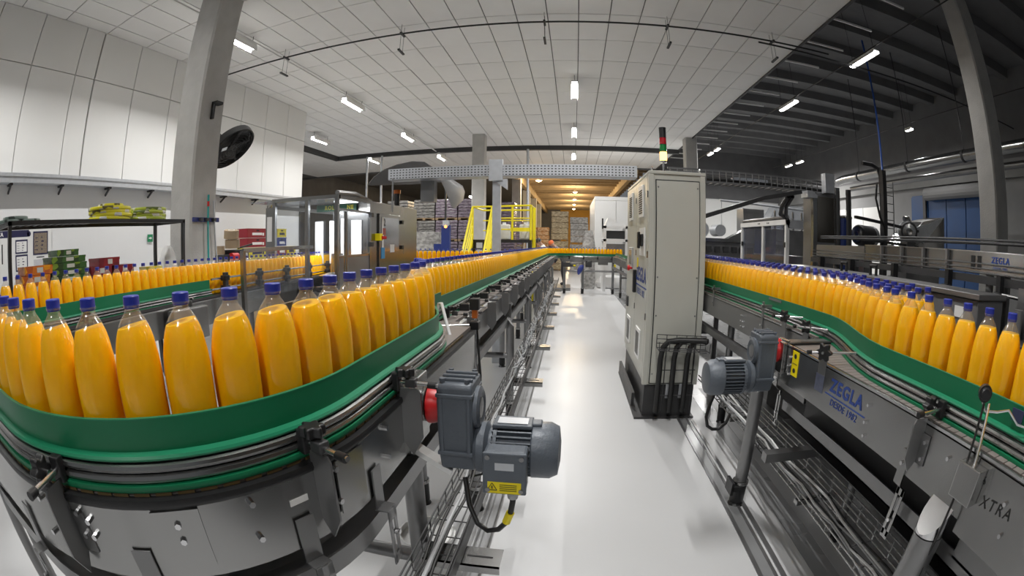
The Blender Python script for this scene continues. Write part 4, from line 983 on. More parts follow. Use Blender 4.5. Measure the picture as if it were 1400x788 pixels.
# ------------------------------------------------------------------ black shelf rack with label reels and boxes
R = thing('shelf_rack', 'black steel shelf rack with a slatted top behind the return conveyor', 'rack', (-4.72, 2.55, 0))
for x in (-4.42, -5.05):
    for y in (1.30, 3.80): part('post', G().box(x - .02, x + .02, y - .02, y + .02, 0, 1.985), M_BLACK, R)
    part('beam', G().box(x - .02, x + .02, 1.28, 3.82, 1.95, 1.99), M_BLACK, R)
    part('beam', G().box(x - .02, x + .02, 1.28, 3.82, 1.28, 1.33), M_BLACK, R)
for y in (1.30, 3.80): part('beam', G().box(-5.05, -4.42, y - .02, y + .02, 1.95, 1.99), M_BLACK, R)
for k in range(12): part('rack_slat', G().box(-5.05, -4.42, 1.36 + .105 * k, 1.41 + .105 * k, 1.975, 1.987), M_BLACK, R)
part('shelf_sheet', G().box(-5.05, -4.42, 1.30, 3.80, 1.32, 1.335), M_DARK, R)
def reel_mat(name, c1, c2, c3):
    if name in MATS: return MATS[name]
    m = mat(name, c1, .35, 0, .05, 5); nt = m.node_tree; b = nt.nodes['Principled BSDF']
    tc = nt.nodes['Texture Coordinate']; v = nt.nodes.new('ShaderNodeTexVoronoi'); v.inputs['Scale'].default_value = 13
    nt.links.new(tc.outputs['Object'], v.inputs['Vector'])
    r = nt.nodes.new('ShaderNodeValToRGB'); r.color_ramp.interpolation = 'CONSTANT'; e = r.color_ramp.elements
    e[0].color = (*c1, 1); e[1].position = .62; e[1].color = (*c2, 1); x = e.new(.82); x.color = (*c3, 1)
    sp = nt.nodes.new('ShaderNodeSeparateColor'); nt.links.new(v.outputs['Color'], sp.inputs[0]); nt.links.new(sp.outputs[0], r.inputs[0]); nt.links.new(r.outputs[0], b.inputs['Base Color'])
    return m
M_RY = reel_mat('yellow_label_print', (.72, .66, .03), (.60, .60, .55), (.12, .10, .02))
M_RG = reel_mat('green_label_print', (.42, .50, .05), (.62, .62, .55), (.10, .14, .03))
M_RD = reel_mat('dull_label_print', (.22, .28, .25), (.45, .48, .46), (.06, .08, .07))
def reel(name, r, h, m):
    o = part(name, G().lathe([(.038, 0), (r * .985, 0), (r, .006), (r, h - .006), (r * .985, h), (.038, h)], 28), m, None, True)
    part('core', G().lathe([(.030, 0), (.040, 0), (.040, h + .002), (.030, h + .002)], 14, cap=False), mat('cardboard', (.38, .29, .19), .8, 0, .1, 12), o, True)
    return o
lay = 'lowest second third fourth topmost'.split()
ry = reel('label_reel', .285, .036, M_RY); setp(ry, 'x', 'reel')
for k in range(5): place(ry, k == 0, (-4.74 + .012 * (k % 2), 2.80 + .012 * ((k * 2) % 3), 1.99 + .0365 * k), .6 * k, 'yellow label reel on the black rack, %s of the bigger pile' % lay[k], 'yellow label reels', (1, 1, 1) if k < 4 else (.6, .6, 1))
rg = reel('label_reel', .262, .036, M_RG); setp(rg, 'x', 'reel')
for k in range(4): place(rg, k == 0, (-4.72 - .01 * (k % 2), 3.40 + .014 * (k % 2), 1.99 + .0365 * k), .7 * k, 'yellow-green label reel next to the pillar, %s of its pile' % ('lowest', 'second', 'third', 'topmost')[k], 'yellow-green label reels')
rd = reel('label_reel', .16, .028, M_RD); setp(rd, 'x', 'reel')
for k, (x, y, z, w) in enumerate(((-4.72, 1.40, 1.99, 'lower one near the rack corner post'), (-4.70, 1.62, 1.99, 'lying flat beside the small pile'), (-4.72, 1.46, 2.0185, 'upper one near the rack corner post'))):
    place(rd, k == 0, (x, y, z), k, 'grey-green label reel on the rack slats, ' + w, 'grey-green label reels')
def carton(m, size, name='carton', patch=True):
    lx, ly, lz = size
    o = part(name, G().box(-lx / 2, lx / 2, -ly / 2, ly / 2, 0, lz), m, None, bevel=.004)
    part('lid', G().box(-lx / 2 - .003, lx / 2 + .003, -ly / 2 - .003, ly / 2 + .003, lz * .72, lz + .003), m, o)
    if patch: part('label', G().box(lx / 2 + .003, lx / 2 + .0045, -ly * .08, ly * .14, lz * .25, lz * .85), mat('pale_label', (.55, .55, .50), .5), o)
    return o
M_OR = reel_mat('orange_carton', (.62, .17, .02), (.75, .30, .01), (.45, .10, .02)); M_GR = reel_mat('green_carton', (.035, .11, .025), (.16, .26, .03), (.02, .05, .015)); M_RC = reel_mat('red_carton', (.24, .012, .02), (.22, .012, .02), (.15, .01, .02))
c = carton(M_OR, (.30, .36, .078)); setp(c, 'x', 'box')
for k, (y, z, w) in enumerate(((1.66, 1.335, 'at the bottom of the orange stack'), (1.66, 1.419, 'in the middle of the orange stack'), (1.70, 1.503, 'on top of the orange stack'))): place(c, k == 0, (-4.66, y, z + .001), 0, 'orange carton on the rack shelf, ' + w, 'orange cartons')
c = carton(M_GR, (.30, .47, .058)); setp(c, 'x', 'box')
for k, (y, z, s, w) in enumerate(((2.12, 1.335, 1, 'bottom one of the green stack'), (2.11, 1.398, 1, 'second from the bottom of the green stack'), (2.125, 1.461, 1.03, 'third from the bottom of the green stack'), (2.11, 1.524, 1.0, 'fourth from the bottom of the green stack'), (2.10, 1.587, .98, 'just under the small top one of the green stack'), (2.09, 1.650, .62, 'small top one of the green stack'))): place(c, k == 0, (-4.66, y, z + .001), 0, 'green carton on the rack shelf, ' + w, 'green cartons', (1, s, 1))
c = carton(M_RC, (.28, .30, .085)); setp(c, 'x', 'box')
for k, (y, z, w) in enumerate(((2.56, 1.335, 'bottom one beside the green stack'), (2.90, 1.335, 'bottom one away from the green stack'), (2.56, 1.425, 'middle one beside the green stack'), (2.90, 1.425, 'upper one away from the green stack'), (2.68, 1.512, 'single one on top of the red pile'))): place(c, k == 0, (-4.66, y, z + .001), 0, 'dark red carton on the rack shelf, ' + w, 'red cartons')
setp(carton(M_LBL, (.25, .20, .12)), 'small yellow carton on the rack shelf past the red pile', 'box').location = (-4.66, 3.42, 1.336)
solid('white_bag', G().lathe([(.04, 0), (.20, .02), (.22, .2), (.17, .42), (.10, .52), (.05, .55)], 14, (-5.1, 4.08, 1.14), ((.7, 0, 0), (0, .7, 0), ZA)), M_WHITE, 'crumpled white bag between the rack and the concrete pillar', 'bag', smooth=True)
solid('stool', G().box(-5.28, -4.9, 3.88, 4.26, 1.10, 1.135).box(-5.26, -5.22, 3.9, 3.94, 0, 1.1).box(-4.96, -4.92, 3.9, 3.94, 0, 1.1).box(-5.26, -5.22, 4.2, 4.24, 0, 1.1).box(-4.96, -4.92, 4.2, 4.24, 0, 1.1), M_DARK, 'dark stand under the white bag', 'stand')
# information board on the wall
IB = thing('information_board', 'large white information board with framed sheets on the wall behind the rack', 'board', (-7.5, 1.6, 1.6))
X0 = XL + .012
part('board', G().box(X0, X0 + .03, .2, 3.10, .9, 2.12), M_WHITE, IB)
M_NAVY = mat('navy_print', (.018, .018, .07), .5)
part('header', G().box(X0 + .03, X0 + .033, .2, 2.62, 1.99, 2.09).cyl((X0 + .03, 2.62, 2.03), (X0 + .033, 2.62, 2.03), .04, n=14), M_NAVY, IB)
text('header_text', 'GESTÃO À VISTA', .085, (X0 + .0345, 1.72, 2.038), (0, 1, 0), ZA, M_WHITE, IB, .003, 1.1)
def sheet(y, z, w, h, m=M_NAVY, inner=M_WHITE):
    f = part('sheet_frame', G().box(X0 + .03, X0 + .036, y - w / 2, y + w / 2, z - h / 2, z + h / 2), m, IB)
    part('sheet', G().box(X0 + .036, X0 + .0375, y - w / 2 + .02, y + w / 2 - .02, z - h / 2 + .02, z + h / 2 - .025), inner, f)
    g = G()
    for k in range(4):
        g.box(X0 + .0375, X0 + .038, y - w * .36, y - w * .18, z - h * .3 + k * h * .17, z - h * .27 + k * h * .17)
        g.box(X0 + .0375, X0 + .038, y + w * .05, y + w * (.12 + .05 * (k % 3)), z - h * .3 + k * h * .17, z - h * .24 + k * h * .17)
    part('print', g, m, f)
sheet(2.46, 1.85, .26, .20); sheet(2.46, 1.61, .26, .24); sheet(2.46, 1.40, .26, .10)
sheet(2.87, 1.885, .32, .35, M_NAVY, mat('sepia_print', (.30, .24, .18), .5, 0, .5, 60))
part('caption', G().box(X0 + .03, X0 + .032, 2.78, 2.95, 1.665, 1.68), M_INK, IB); part('sheet', G().box(X0 + .03, X0 + .032, 2.72, 3.0, 1.42, 1.64), mat('pale_grey', (.55, .55, .58), .5), IB)
for y in (2.05, 2.24): part('strip', G().box(X0 + .03, X0 + .032, y - .012, y + .012, 1.62, 1.90), M_INK, IB)
part('photo_print', G().box(X0 + .03, X0 + .032, 2.76, 2.92, 1.33, 1.40), mat('dark_print', (.08, .05, .05), .5, 0, .5, 50), IB)
ex = thing('exit_sign', 'small green exit sign on the white wall behind the rack post', 'sign', (-7.5, 5.55, 1.85))
part('plate', G().box(X0, X0 + .01, 5.46, 5.60, 1.80, 1.94), mat('sign_green', (.01, .22, .09), .4), ex)
part('arrow', G().box(X0 + .01, X0 + .012, 5.49, 5.54, 1.86, 1.88).prism([(-.02, -.025), (.02, 0), (-.02, .025)], .002, (X0 + .011, 5.555, 1.87), (YA, ZA, XA)), M_WHITE, ex)
solid('paper_sheet', G().box(X0, X0 + .004, 5.72, 5.94, 1.40, 1.68), M_WHITE, 'white paper taped to the wall beside the concrete pillar', 'paper')
# brooms on the pillar
BH = thing('broom_holder', 'blue bar holder for brooms screwed to the concrete pillar', 'holder', (-4.8, 4.58, 2.03))
part('bar', G().box(-4.818, -4.78, 4.32, 4.86, 1.99, 2.05), mat('holder_blue', (.02, .03, .16), .4), BH, bevel=.004)
for y in (4.45, 4.58, 4.72): part('clip', G().box(-4.78, -4.73, y - .03, y + .03, 2.0, 2.04), M_DARK, BH)
b1 = thing('broom', 'broom with a teal handle and red grip hanging on the pillar', 'broom', (-4.75, 4.60, 1.3))
part('handle', G().cyl((-4.75, 4.60, 1.2), (-4.75, 4.585, 2.28), .014, n=10), mat('teal_plastic', (.02, .32, .30), .4), b1, True)
part('grip', G().cyl((-4.75, 4.586, 2.20), (-4.75, 4.585, 2.27), .018, n=10), M_RED, b1, True); part('handle_tip', G().cyl((-4.75, 4.585, 2.27), (-4.75, 4.585, 2.36), .016, n=10), mat('teal_plastic', (.02, .32, .30), .4), b1, True)
part('broom_head', G().box(-4.79, -4.70, 4.45, 4.75, 1.05, 1.2), M_DARK, b1)
b2 = thing('broom', 'broom with a plain grey handle leaning under the blue holder', 'broom', (-4.75, 4.55, 1.2))
part('handle', G().cyl((-4.74, 4.80, 1.1), (-4.75, 4.70, 2.28), .012, n=10), M_GALV, b2, True); part('broom_head', G().box(-4.79, -4.70, 4.77, 4.95, .98, 1.1), M_DARK, b2)
# wall fan on the pillar
FN = thing('fan', 'black round fan tilted out from behind the concrete pillar', 'fan', (-5.15, 5.4, 3.2))
FC = (-5.12, 5.4, 3.20)
ax3 = Vector((.618, .115, -.757)).normalized(); ax1 = Vector((.45, .75, .02)); ax1 = (ax1 - ax3 * ax1.dot(ax3)).normalized(); ax2 = ax3.cross(ax1); AX = (ax1, ax2, ax3)
part('rim', G().lathe([(.41, -.06), (.43, -.05), (.43, .05), (.41, .06), (.395, .04), (.395, -.04), (.41, -.06)], 32, FC, AX, cap=False), M_BLACK, FN, True)
g = G(); o = Vector(FC)
for rr_ in (.08, .13, .18, .23, .28, .33, .37): g.tube([o + (ax1 * math.cos(t) + ax2 * math.sin(t)) * rr_ + ax3 * .06 for t in [2 * math.pi * k / 28 for k in range(29)]], .004, 5)
for k in range(12):
    t = 2 * math.pi * k / 12; g.cyl(o + ax3 * .06, o + (ax1 * math.cos(t) + ax2 * math.sin(t)) * .41 + ax3 * .05, .004, n=5)
part('grille', g, M_DARK, FN)
for k in range(5):
    t = 2 * math.pi * k / 5; d = ax1 * math.cos(t) + ax2 * math.sin(t); e = ax1 * -math.sin(t) + ax2 * math.cos(t)
    part('blade', G().obox(o + d * .21, (.30, .17, .006), (d, e * .9 + ax3 * .4, ax3 * .9 - e * .4)), M_DARK, FN)
part('motor', G().cyl(o - ax3 * .14, o + ax3 * .02, .07, n=16), M_BLACK, FN, True); part('tag', G().obox(o + ax3 * .066 - ax1 * .2 + ax2 * .1, (.10, .07, .003), AX), M_GALV, FN)
part('back_plate', G().lathe([(.40, -.05), (.30, -.09), (.10, -.14)], 28, FC, AX), M_BLACK, FN, True)
part('wall_arm', G().bar(o - ax3 * .12, (-5.1, 4.82, 3.42), .05, .04), M_BLACK, FN)
solid('cable_hook', G().box(-4.82, -4.76, 4.54, 4.58, 3.44, 3.68).box(-4.82, -4.70, 4.54, 4.68, 3.66, 3.70), M_BLACK, 'black bent hook bracket high on the concrete pillar', 'bracket', bevel=.004)
# tape machine with cardboard reels, crates
TM = thing('tape_machine', 'black tape machine with a red roller beyond the concrete pillar', 'machine', (-5.6, 5.9, 0))
part('body', G().box(-5.9, -5.45, 5.62, 6.12, 0, 1.50), M_DARK, TM, bevel=.01); part('head', G().box(-5.7, -5.4, 5.9, 6.3, 1.3, 1.58), M_BLACK, TM, bevel=.02)
part('roller', G().cyl((-5.42, 5.82, 1.46), (-5.42, 5.98, 1.46), .07, n=14), M_RED, TM, True); part('arm', G().bar((-5.5, 6.1, 1.60), (-5.5, 6.5, 1.66), .03, .03), M_DARK, TM); part('paper_web', G().prism([(0, 0), (.16, .03), (.12, .22), (.02, .16)], .004, (-5.3, 6.0, 1.36), (YA, ZA, XA)), M_WHITE, TM)
M_CARD = mat('cardboard', (.38, .29, .19), .8)
def cr():
    o = part('tape_reel', G().lathe([(.06, 0), (.14, 0), (.14, .14), (.06, .14)], 26), M_CARD, None, True); part('core', G().lathe([(.05, 0), (.062, 0), (.062, .145), (.05, .145)], 14, cap=False), M_WHITE, o, True); return o
o = cr(); setp(o, 'x', 'reel')
place(o, True, (-5.66, 5.70, 1.51), 0, 'brown paper reel lying beside the two stacked ones on the tape machine', 'brown paper reels')
place(o, False, (-5.60, 6.05, 1.61), 0, 'brown paper reel under another one on the tape machine', 'brown paper reels').rotation_euler = (.06, .05, 0)
place(o, False, (-5.60, 6.02, 1.775), 0, 'brown paper reel on top of the pile on the tape machine', 'brown paper reels').rotation_euler = (.10, .14, 0)
M_CY = mat('crate_yellow', (.72, .60, .03), .4); M_CR = mat('crate_red', (.26, .010, .02), .4); M_CB = mat('crate_blue', (.012, .03, .18), .4)
def crate(m, ly, name='bottle_crate', pc=M_WHITE):
    lx, lz = .30, .205; h = .195
    g = G().box(-lx / 2, lx / 2, -ly / 2, ly / 2, 0, .02)
    for s in (-1, 1): g.box(s * lx / 2 - .008, s * lx / 2 + .008, -ly / 2, ly / 2, 0, h).box(-lx / 2, lx / 2, s * ly / 2 - .008, s * ly / 2 + .008, 0, h)
    g.box(-lx / 2 - .012, lx / 2 + .012, -ly / 2 - .012, ly / 2 + .012, h - .02, h)
    o = part(name, g, m)
    part('hand_hole', G().box(lx / 2 + .006, lx / 2 + .0095, -.05, .05, .135, .165), M_INK, o)
    part('print', G().box(lx / 2 + .006, lx / 2 + .0095, -ly * .28, ly * .22, .05, .105).box(lx / 2 + .006, lx / 2 + .0095, ly * .24, ly * .32, .04, .10), pc, o)
    return o
cm = {'A': .72, 'B': .34, 'C': .36, 'D': .36}; cy = {'A': 7.97, 'B': 8.53, 'C': 8.92, 'D': 9.32}
cols = {'A': 'ryyrr'.replace('r', 'r'), 'B': 'ryyrr', 'C': 'ryrby', 'D': 'yyy'}
wc = {'A': 'wide column by the tape machine', 'B': 'second column, next to the wide one', 'C': 'third column from the tape machine', 'D': 'lowest column beside the glazed machine'}
nm = {'r': 'red', 'y': 'yellow', 'b': 'blue'}; hl = 'bottom second third fourth fifth'.split()
for q in 'ABCD':
    seq = ('yry' + cols[q][1:3] + cols[q][3:]) if q != 'D' else 'yryry'
    stackz = {'A': 'yryyyyrr', 'B': 'yryyyyrr', 'C': 'yryyyrby', 'D': 'yryryy'}[q]
    for k, ch in enumerate(stackz):
        z = .36 + .206 * k
        o = crate({'r': M_CR, 'y': M_CY, 'b': M_CB}[ch], cm[q], pc=M_WHITE if ch != 'y' else M_NAVY); o.location = (-6.72, cy[q], z)
        setp(o, '%s bottle crate in the %s, %s from the pallet' % (nm[ch], wc[q], 'bottom second third fourth fifth sixth seventh eighth'.split()[k]), 'crate', 'bottle crates by the wall')
pl = thing('crate_pallet', 'wooden pallet under the coloured bottle crates by the wall', 'pallet', (-6.72, 8.6, 0))
for k in range(5): part('board', G().box(-7.1 + .18 * k, -6.98 + .18 * k, 7.58, 9.55, .30, .355), M_CARD, pl)
for y in (7.6, 8.5, 9.45): part('block', G().box(-7.1, -6.3, y, y + .1, 0, .30), M_CARD, pl)

# ------------------------------------------------------------------ labelling machine in its glazed housing
LM = thing('labelling_machine', 'glazed labelling machine with steel posts and a steel door cabinet', 'machine', (-3.2, 6.2, 0))
for x, y in ((-3.66, 4.8), (-3.13, 4.8), (-2.70, 4.8), (-2.70, 5.72), (-4.15, 5.3), (-4.15, 7.4)):
    part('post', G().box(x - .025, x + .025, y - .025, y + .025, 0, 2.20), M_STEELD if x != -2.7 else M_STEEL, LM, bevel=.004)
part('top_beam', G().box(-3.69, -2.67, 4.77, 4.83, 2.17, 2.215), M_STEEL, LM); part('top_beam', G().bar((-3.66, 4.8, 2.19), (-4.15, 5.3, 2.16), .05, .05), M_STEEL, LM)
part('top_beam', G().box(-2.73, -2.67, 4.8, 5.75, 2.17, 2.215), M_STEEL, LM); part('top_beam', G().box(-4.18, -4.12, 5.3, 7.4, 2.15, 2.2), M_STEELD, LM)
part('roof_sheet', G().box(-4.1, -2.7, 4.83, 5.72, 2.195, 2.21), clear('roof_glazing', (.7, .72, .74), 1.4, .05, haze=.2), LM)
part('glass_pane', G().box(-3.635, -3.155, 4.795, 4.805, 1.62, 2.17), M_GLASS, LM); part('glass_pane', G().box(-3.105, -2.725, 4.795, 4.805, 1.32, 2.17), M_GLASS, LM)
part('glass_pane', G().box(-2.705, -2.695, 4.83, 5.695, 1.50, 2.03), M_GLASS, LM); part('door_rail', G().box(-2.715, -2.685, 4.83, 5.695, 2.03, 2.055), M_STEEL, LM); part('door_rail', G().box(-2.715, -2.685, 4.83, 5.695, 1.46, 1.49), M_STEEL, LM)
part('lower_panel', G().box(-2.71, -2.69, 4.83, 5.70, .15, 1.46), M_STEELD, LM); part('lower_panel', G().box(-3.1, -2.7, 4.80, 4.81, .15, 1.05), M_STEELD, LM)
part('work_top', G().box(-3.1, -2.75, 4.9, 5.7, 1.05, 1.10), M_STEEL, LM); part('back_panel', G().box(-4.12, -2.75, 7.3, 7.32, .1, 2.2), M_PANEL, LM)
part('carousel', G().lathe([(.2, 0), (.26, .02), (.26, .12), (.10, .16), (.08, .4)], 20, (-3.0, 5.35, 1.10)), M_STEEL, LM, True)
for k in range(5): part('label_unit', G().box(-4.05 + .27 * k, -3.93 + .27 * k, 6.5, 6.6, 1.3, 2.0), (M_STEELD, M_WHITE, M_STEEL, M_WHITE, M_GALV)[k], LM)
part('vent_window', G().box(-3.55, -3.25, 6.3, 6.31, 1.50, 1.95), mat('vent_grey', (.30, .30, .30), .5), LM)
sg = part('sign_board', G().box(-3.55, -2.90, 5.70, 5.72, 2.085, 2.18), mat('sign_dark_green', (.035, .11, .075), .5), LM)
text('sign_text', 'ROLU', .075, (-3.30, 5.698, 2.133), XA, ZA, mat('sign_yellow', (.55, .52, .06), .5), sg, .003, 1.2); text('sign_text', 'NE', .075, (-2.99, 5.698, 2.133), XA, ZA, mat('sign_yellow', (.55, .52, .06), .5), sg, .003, 1.2)
for x, z0, z1, w in ((-3.52, 1.35, 1.95, .14), (-3.28, 1.35, 1.95, .12), (-3.10, 1.40, 1.98, .10), (-2.90, 1.45, 1.95, .16)): part('glare_panel', G().box(x - w / 2, x + w / 2, 5.72, 5.735, z0, z1), M_WHITE, LM)  # white strips paint the glare inside the glazed housing
tl = bpy.data.lights.new('machine_light', 'AREA'); tl.shape = 'RECTANGLE'; tl.size = .8; tl.size_y = .1; tl.energy = 24
to = bpy.data.objects.new('machine_light', tl); COL.objects.link(to); to.location = (-3.1, 5.3, 2.13); to.parent = LM; to.matrix_parent_inverse = WM[LM.name].inverted()
part('inner_lamp', G().box(-3.0, -2.74, 5.25, 5.45, 2.165, 2.19), emit('machine_lamp_glow', (1, 1, 1), 3), LM)
part('guide_bar', G().bar((-2.78, 3.15, 1.60), (-3.0, 4.72, 1.60), .025, .04), M_STEEL, LM); part('guide_bar_post', G().box(-2.80, -2.76, 3.13, 3.17, 0, 1.6), M_STEEL, LM)
part('glass_pane', G().bar((-2.78, 3.2, 1.36), (-2.98, 4.62, 1.36), .008, .42), M_GLASS, LM); part('guide_post', G().cyl((-2.55, 4.75, 0), (-2.55, 4.75, 2.0), .022, n=12), M_STEEL, LM, True)
part('control_strip', G().box(-3.86, -3.70, 4.86, 4.9, 1.25, 2.12), M_STEELD, LM); part('control_screen', G().box(-3.83, -3.74, 4.852, 4.86, 1.68, 2.0), M_WHITE, LM)
cb = part('steel_cabinet', G().box(-3.30, -2.70, 5.75, 7.72, .12, 2.21), M_CABST, LM, bevel=.006)
d = part('door', G().box(-2.70, -2.675, 6.02, 6.86, .3, 2.05), M_CABST, LM, bevel=.004); part('door_window', G().box(-2.675, -2.672, 6.10, 6.78, 1.5, 2.0), mat('window_reflect', (.42, .43, .45), .12, .8), d)
text('door_number', '2', .14, (-2.671, 6.20, 1.92), YA, ZA, M_INK, d, .004); part('white_strip', G().box(-2.6715, -2.669, 6.10, 6.17, 1.5, 2.0), M_WHITE, d)
part('red_notice', G().box(-2.671, -2.668, 6.13, 6.24, 1.74, 1.84), mat('notice_red', (.35, .05, .04), .5), d); part('blue_tag', G().box(-2.672, -2.667, 6.08, 6.20, 1.40, 1.56), mat('tag_blue', (.03, .25, .5), .5), d); part('white_notice', G().box(-2.672, -2.667, 6.42, 6.58, 1.48, 1.60), M_WHITE, d)
for z in (1.55, 1.95): part('hinge', G().box(-2.68, -2.645, 6.86, 6.93, z - .03, z + .03), M_BLACK, d); part('latch', G().box(-2.69, -2.64, 5.68, 5.75, z - .03 + .06, z + .06 + .03), M_BLACK, LM)
sw = part('switch_box', G().box(-2.70, -2.62, 5.92, 6.02, 1.66, 1.76), M_LBL, LM, bevel=.004); part('stop_button', G().cyl((-2.62, 5.98, 1.70), (-2.59, 6.05, 1.70), .025, n=12), M_RED, sw, True)
bc = part('beacon', G().cyl((-2.78, 6.95, 2.21), (-2.78, 6.95, 2.42), .045, n=14), M_BLACK, LM, True); part('amber_lens', G().cyl((-2.78, 6.95, 2.42), (-2.78, 6.95, 2.48), .06, n=14), mat('amber_plastic', (.5, .12, .01), .4), bc, True)
part('roof_curve', G().tube([(-2.70, 4.8, 2.24), (-2.70, 5.3, 2.26), (-2.70, 5.75, 2.20)], .03, 8), M_STEELD, LM, True)
# ------------------------------------------------------------------ perforated cable tray across the room, its post and hood
def slots(g, x0, x1, y, z0, z1, rows, step):
    n = int((x1 - x0) / step)
    for i in range(n):
        for k in range(rows):
            x = x0 + (i + .5) * step; z = z0 + (k + .5) * (z1 - z0) / rows; g.box(x - .011, x + .011, y - .0015, y, z - .0065, z + .0065)
    return g
PT = thing('overhead_cable_tray', 'perforated galvanised cable tray spanning the aisle towards the beige cabinet', 'cable tray', (-.8, 6, 2.5))
part('side_flange', G().box(-2.50, .86, 5.90, 5.904, 2.50, 2.655), M_GALV, PT); part('tray_floor', G().box(-2.50, .86, 5.90, 6.15, 2.50, 2.504), M_GALV, PT); part('side_flange', G().box(-2.50, .86, 6.146, 6.15, 2.50, 2.655), M_GALV, PT)
part('perforation', slots(G(), -2.48, .84, 5.9, 2.505, 2.65, 4, .046), M_INK, PT, kind='stuff')
part('drop_elbow', G().box(-2.10, -1.90, 6.15, 6.3, 2.2, 2.5), M_STEELD, PT); part('post', G().box(-1.035, -.93, 5.95, 6.05, 0, 2.72), M_GALV, PT, bevel=.004); part('post_bracket', G().box(-1.07, -.89, 5.86, 5.93, 2.44, 2.72), M_GALV, PT); part('post_bracket', G().prism([(0, 0), (.2, 0), (.2, -.14)], .05, (-1.03, 5.92, 2.46), (XA, ZA, YA)), M_GALV, PT)
part('drop_rod', G().cyl((-2.42, 5.88, 2.05), (-2.42, 5.88, 2.52), .014, n=8), M_STEELD, PT, True)
hd = G(); prof = [(-3.17, 2.56), (-2.98, 2.64), (-2.75, 2.715), (-2.5, 2.765), (-2.25, 2.79), (-2.06, 2.77), (-1.94, 2.69), (-1.86, 2.56), (-1.80, 2.38), (-1.765, 2.15)]; wd = [.03, .22, .38, .46, .5, .5, .48, .42, .3, .05]
for (x, z), w in zip(prof, wd): hd.v += [(x, 6.68 - w, z), (x, 6.68 + w * 2.8, z - w * .12), (x, 6.68 + w * 2.8, z + .012 - w * .12), (x, 6.68 - w, z + .012)]
n = len(prof); hd.f = [(i * 4 + k, i * 4 + (k + 1) % 4, i * 4 + 4 + (k + 1) % 4, i * 4 + 4 + k) for i in range(n - 1) for k in range(4)] + [(3, 2, 1, 0), tuple(n * 4 - 4 + k for k in range(4))]; hd.mi = [0] * len(hd.f)
solid('machine_hood', hd, mat('hood_grey', (.075, .074, .073), .55, 0, .1, 4), 'bent grey sheet hood arching over the labelling machine', 'hood', smooth=True)

# ------------------------------------------------------------------ yellow platform, distant conveyor, pallets, block, people
PF = thing('yellow_platform', 'yellow railed work platform with steep stairs at the end of the aisle', 'platform', (-1.8, 12.6, 0))
part('deck', G().box(-2.62, -1.04, 12.0, 13.6, 1.60, 1.68), M_BLACK, PF)
for x in (-2.58, -1.08):
    for y in (12.04, 13.5): part('deck_leg', G().box(x - .05, x + .05, y - .05, y + .05, 0, 1.6), M_BLACK, PF)
def yrail(pts, r=.026): part('rail', G().tube(pts, r, 8), M_YEL, PF, True)
for x in (-2.62, -2.09, -1.55, -1.06): part('rail_post', G().cyl((x, 12.02, 1.68), (x, 12.02, 2.56), .03, n=10), M_YEL, PF, True)
for z in (2.56,): yrail([(-2.62, 12.02, z), (-2.09, 12.02, z)]); yrail([(-2.09, 12.02, z), (-1.06, 12.02, z + .03)]); yrail([(-1.06, 12.02, z + .03), (-1.06, 13.5, z + .03)]); yrail([(-2.62, 13.5, z), (-1.06, 13.5, z)]); yrail([(-2.62, 12.02, z), (-2.62, 13.5, z)])
for z in (2.25, 1.95): yrail([(-2.09, 12.02, z), (-1.06, 12.02, z)], .018); yrail([(-1.06, 12.02, z), (-1.06, 13.5, z)], .018); yrail([(-2.62, 13.5, z), (-1.06, 13.5, z)], .018)
part('toe_board', G().box(-1.6, -1.04, 12.0, 12.03, 1.9, 2.0), M_YEL, PF); part('tall_post', G().cyl((-1.0, 12.3, 0), (-1.0, 12.3, 2.55), .05, n=10), M_YEL, PF, True)
for x in (-2.62, -2.09):
    for dz, r in ((0, .03), (-.28, .02), (-.5, .02), (-.72, .02)): yrail([(x, 12.02, 2.56 + dz), (x, 10.75, 1.25 + dz)], r)
    part('stringer', G().bar((x, 12.0, 1.62), (x, 10.6, .1), .05, .14), M_YEL, PF)
for k in range(6): part('tread', G().box(-2.6, -2.11, 10.75 + .21 * k, 10.95 + .21 * k, .22 + .24 * k, .25 + .24 * k), M_DARK, PF)
for k, (x, z, w) in enumerate(((-1.85, 1.683, 'standing behind the middle rail post'), (-1.25, 1.683, 'standing at the platform corner'))):
    o = part('canister', G().box(-.16, .16, -.15, .15, 0, .42), M_WHITE, None, bevel=.03); part('canister_cap', G().cyl((0, 0, .42), (0, 0, .48), .05, n=12), M_WHITE, o, True); o.location = (x, 12.6, z); setp(o, 'white canister on the yellow platform, ' + w, 'canister', 'platform canisters')
DC = thing('distant_conveyor', 'narrow conveyor with green guide before the yellow stairs', 'conveyor', (-2.2, 9.4, 0))
part('belt', G().box(-3.6, -.95, 9.3, 9.5, 1.10, 1.158), M_STEELD, DC); part('guide_rail', G().box(-3.6, -.95, 9.33, 9.336, 1.165, 1.245), M_GREEN, DC); part('side_plate', G().box(-3.6, -.95, 9.29, 9.3, .95, 1.10), mat('pale_yellow_plate', (.55, .52, .25), .5), DC)
for k in range(16): part('rail_clamp', G().box(-3.55 + .165 * k, -3.52 + .165 * k, 9.27, 9.33, 1.1, 1.2), M_GALV, DC)
for x in (-3.5, -2.2, -1.0): legpipe(DC, x, 9.4, 1.0, .035)
M_WP = wrapped('purple_wrapped_cans', (.10, .07, .10), (.27, .23, .27), 8, 10); M_WG = wrapped('grey_wrapped_cans', (.12, .115, .11), (.29, .28, .26), 8, 10); M_WS = wrapped('silver_wrap', (.26, .255, .245), (.48, .47, .45), 5, 3); M_WB = wrapped('beige_trays', (.30, .23, .13), (.62, .52, .33), 6, 8); M_WO = wrapped('orange_sacks', (.50, .22, .07), (.66, .42, .22), 4, 4)
M_WOOD = mat('pallet_wood', (.33, .23, .13), .8, 0, .15, 10)
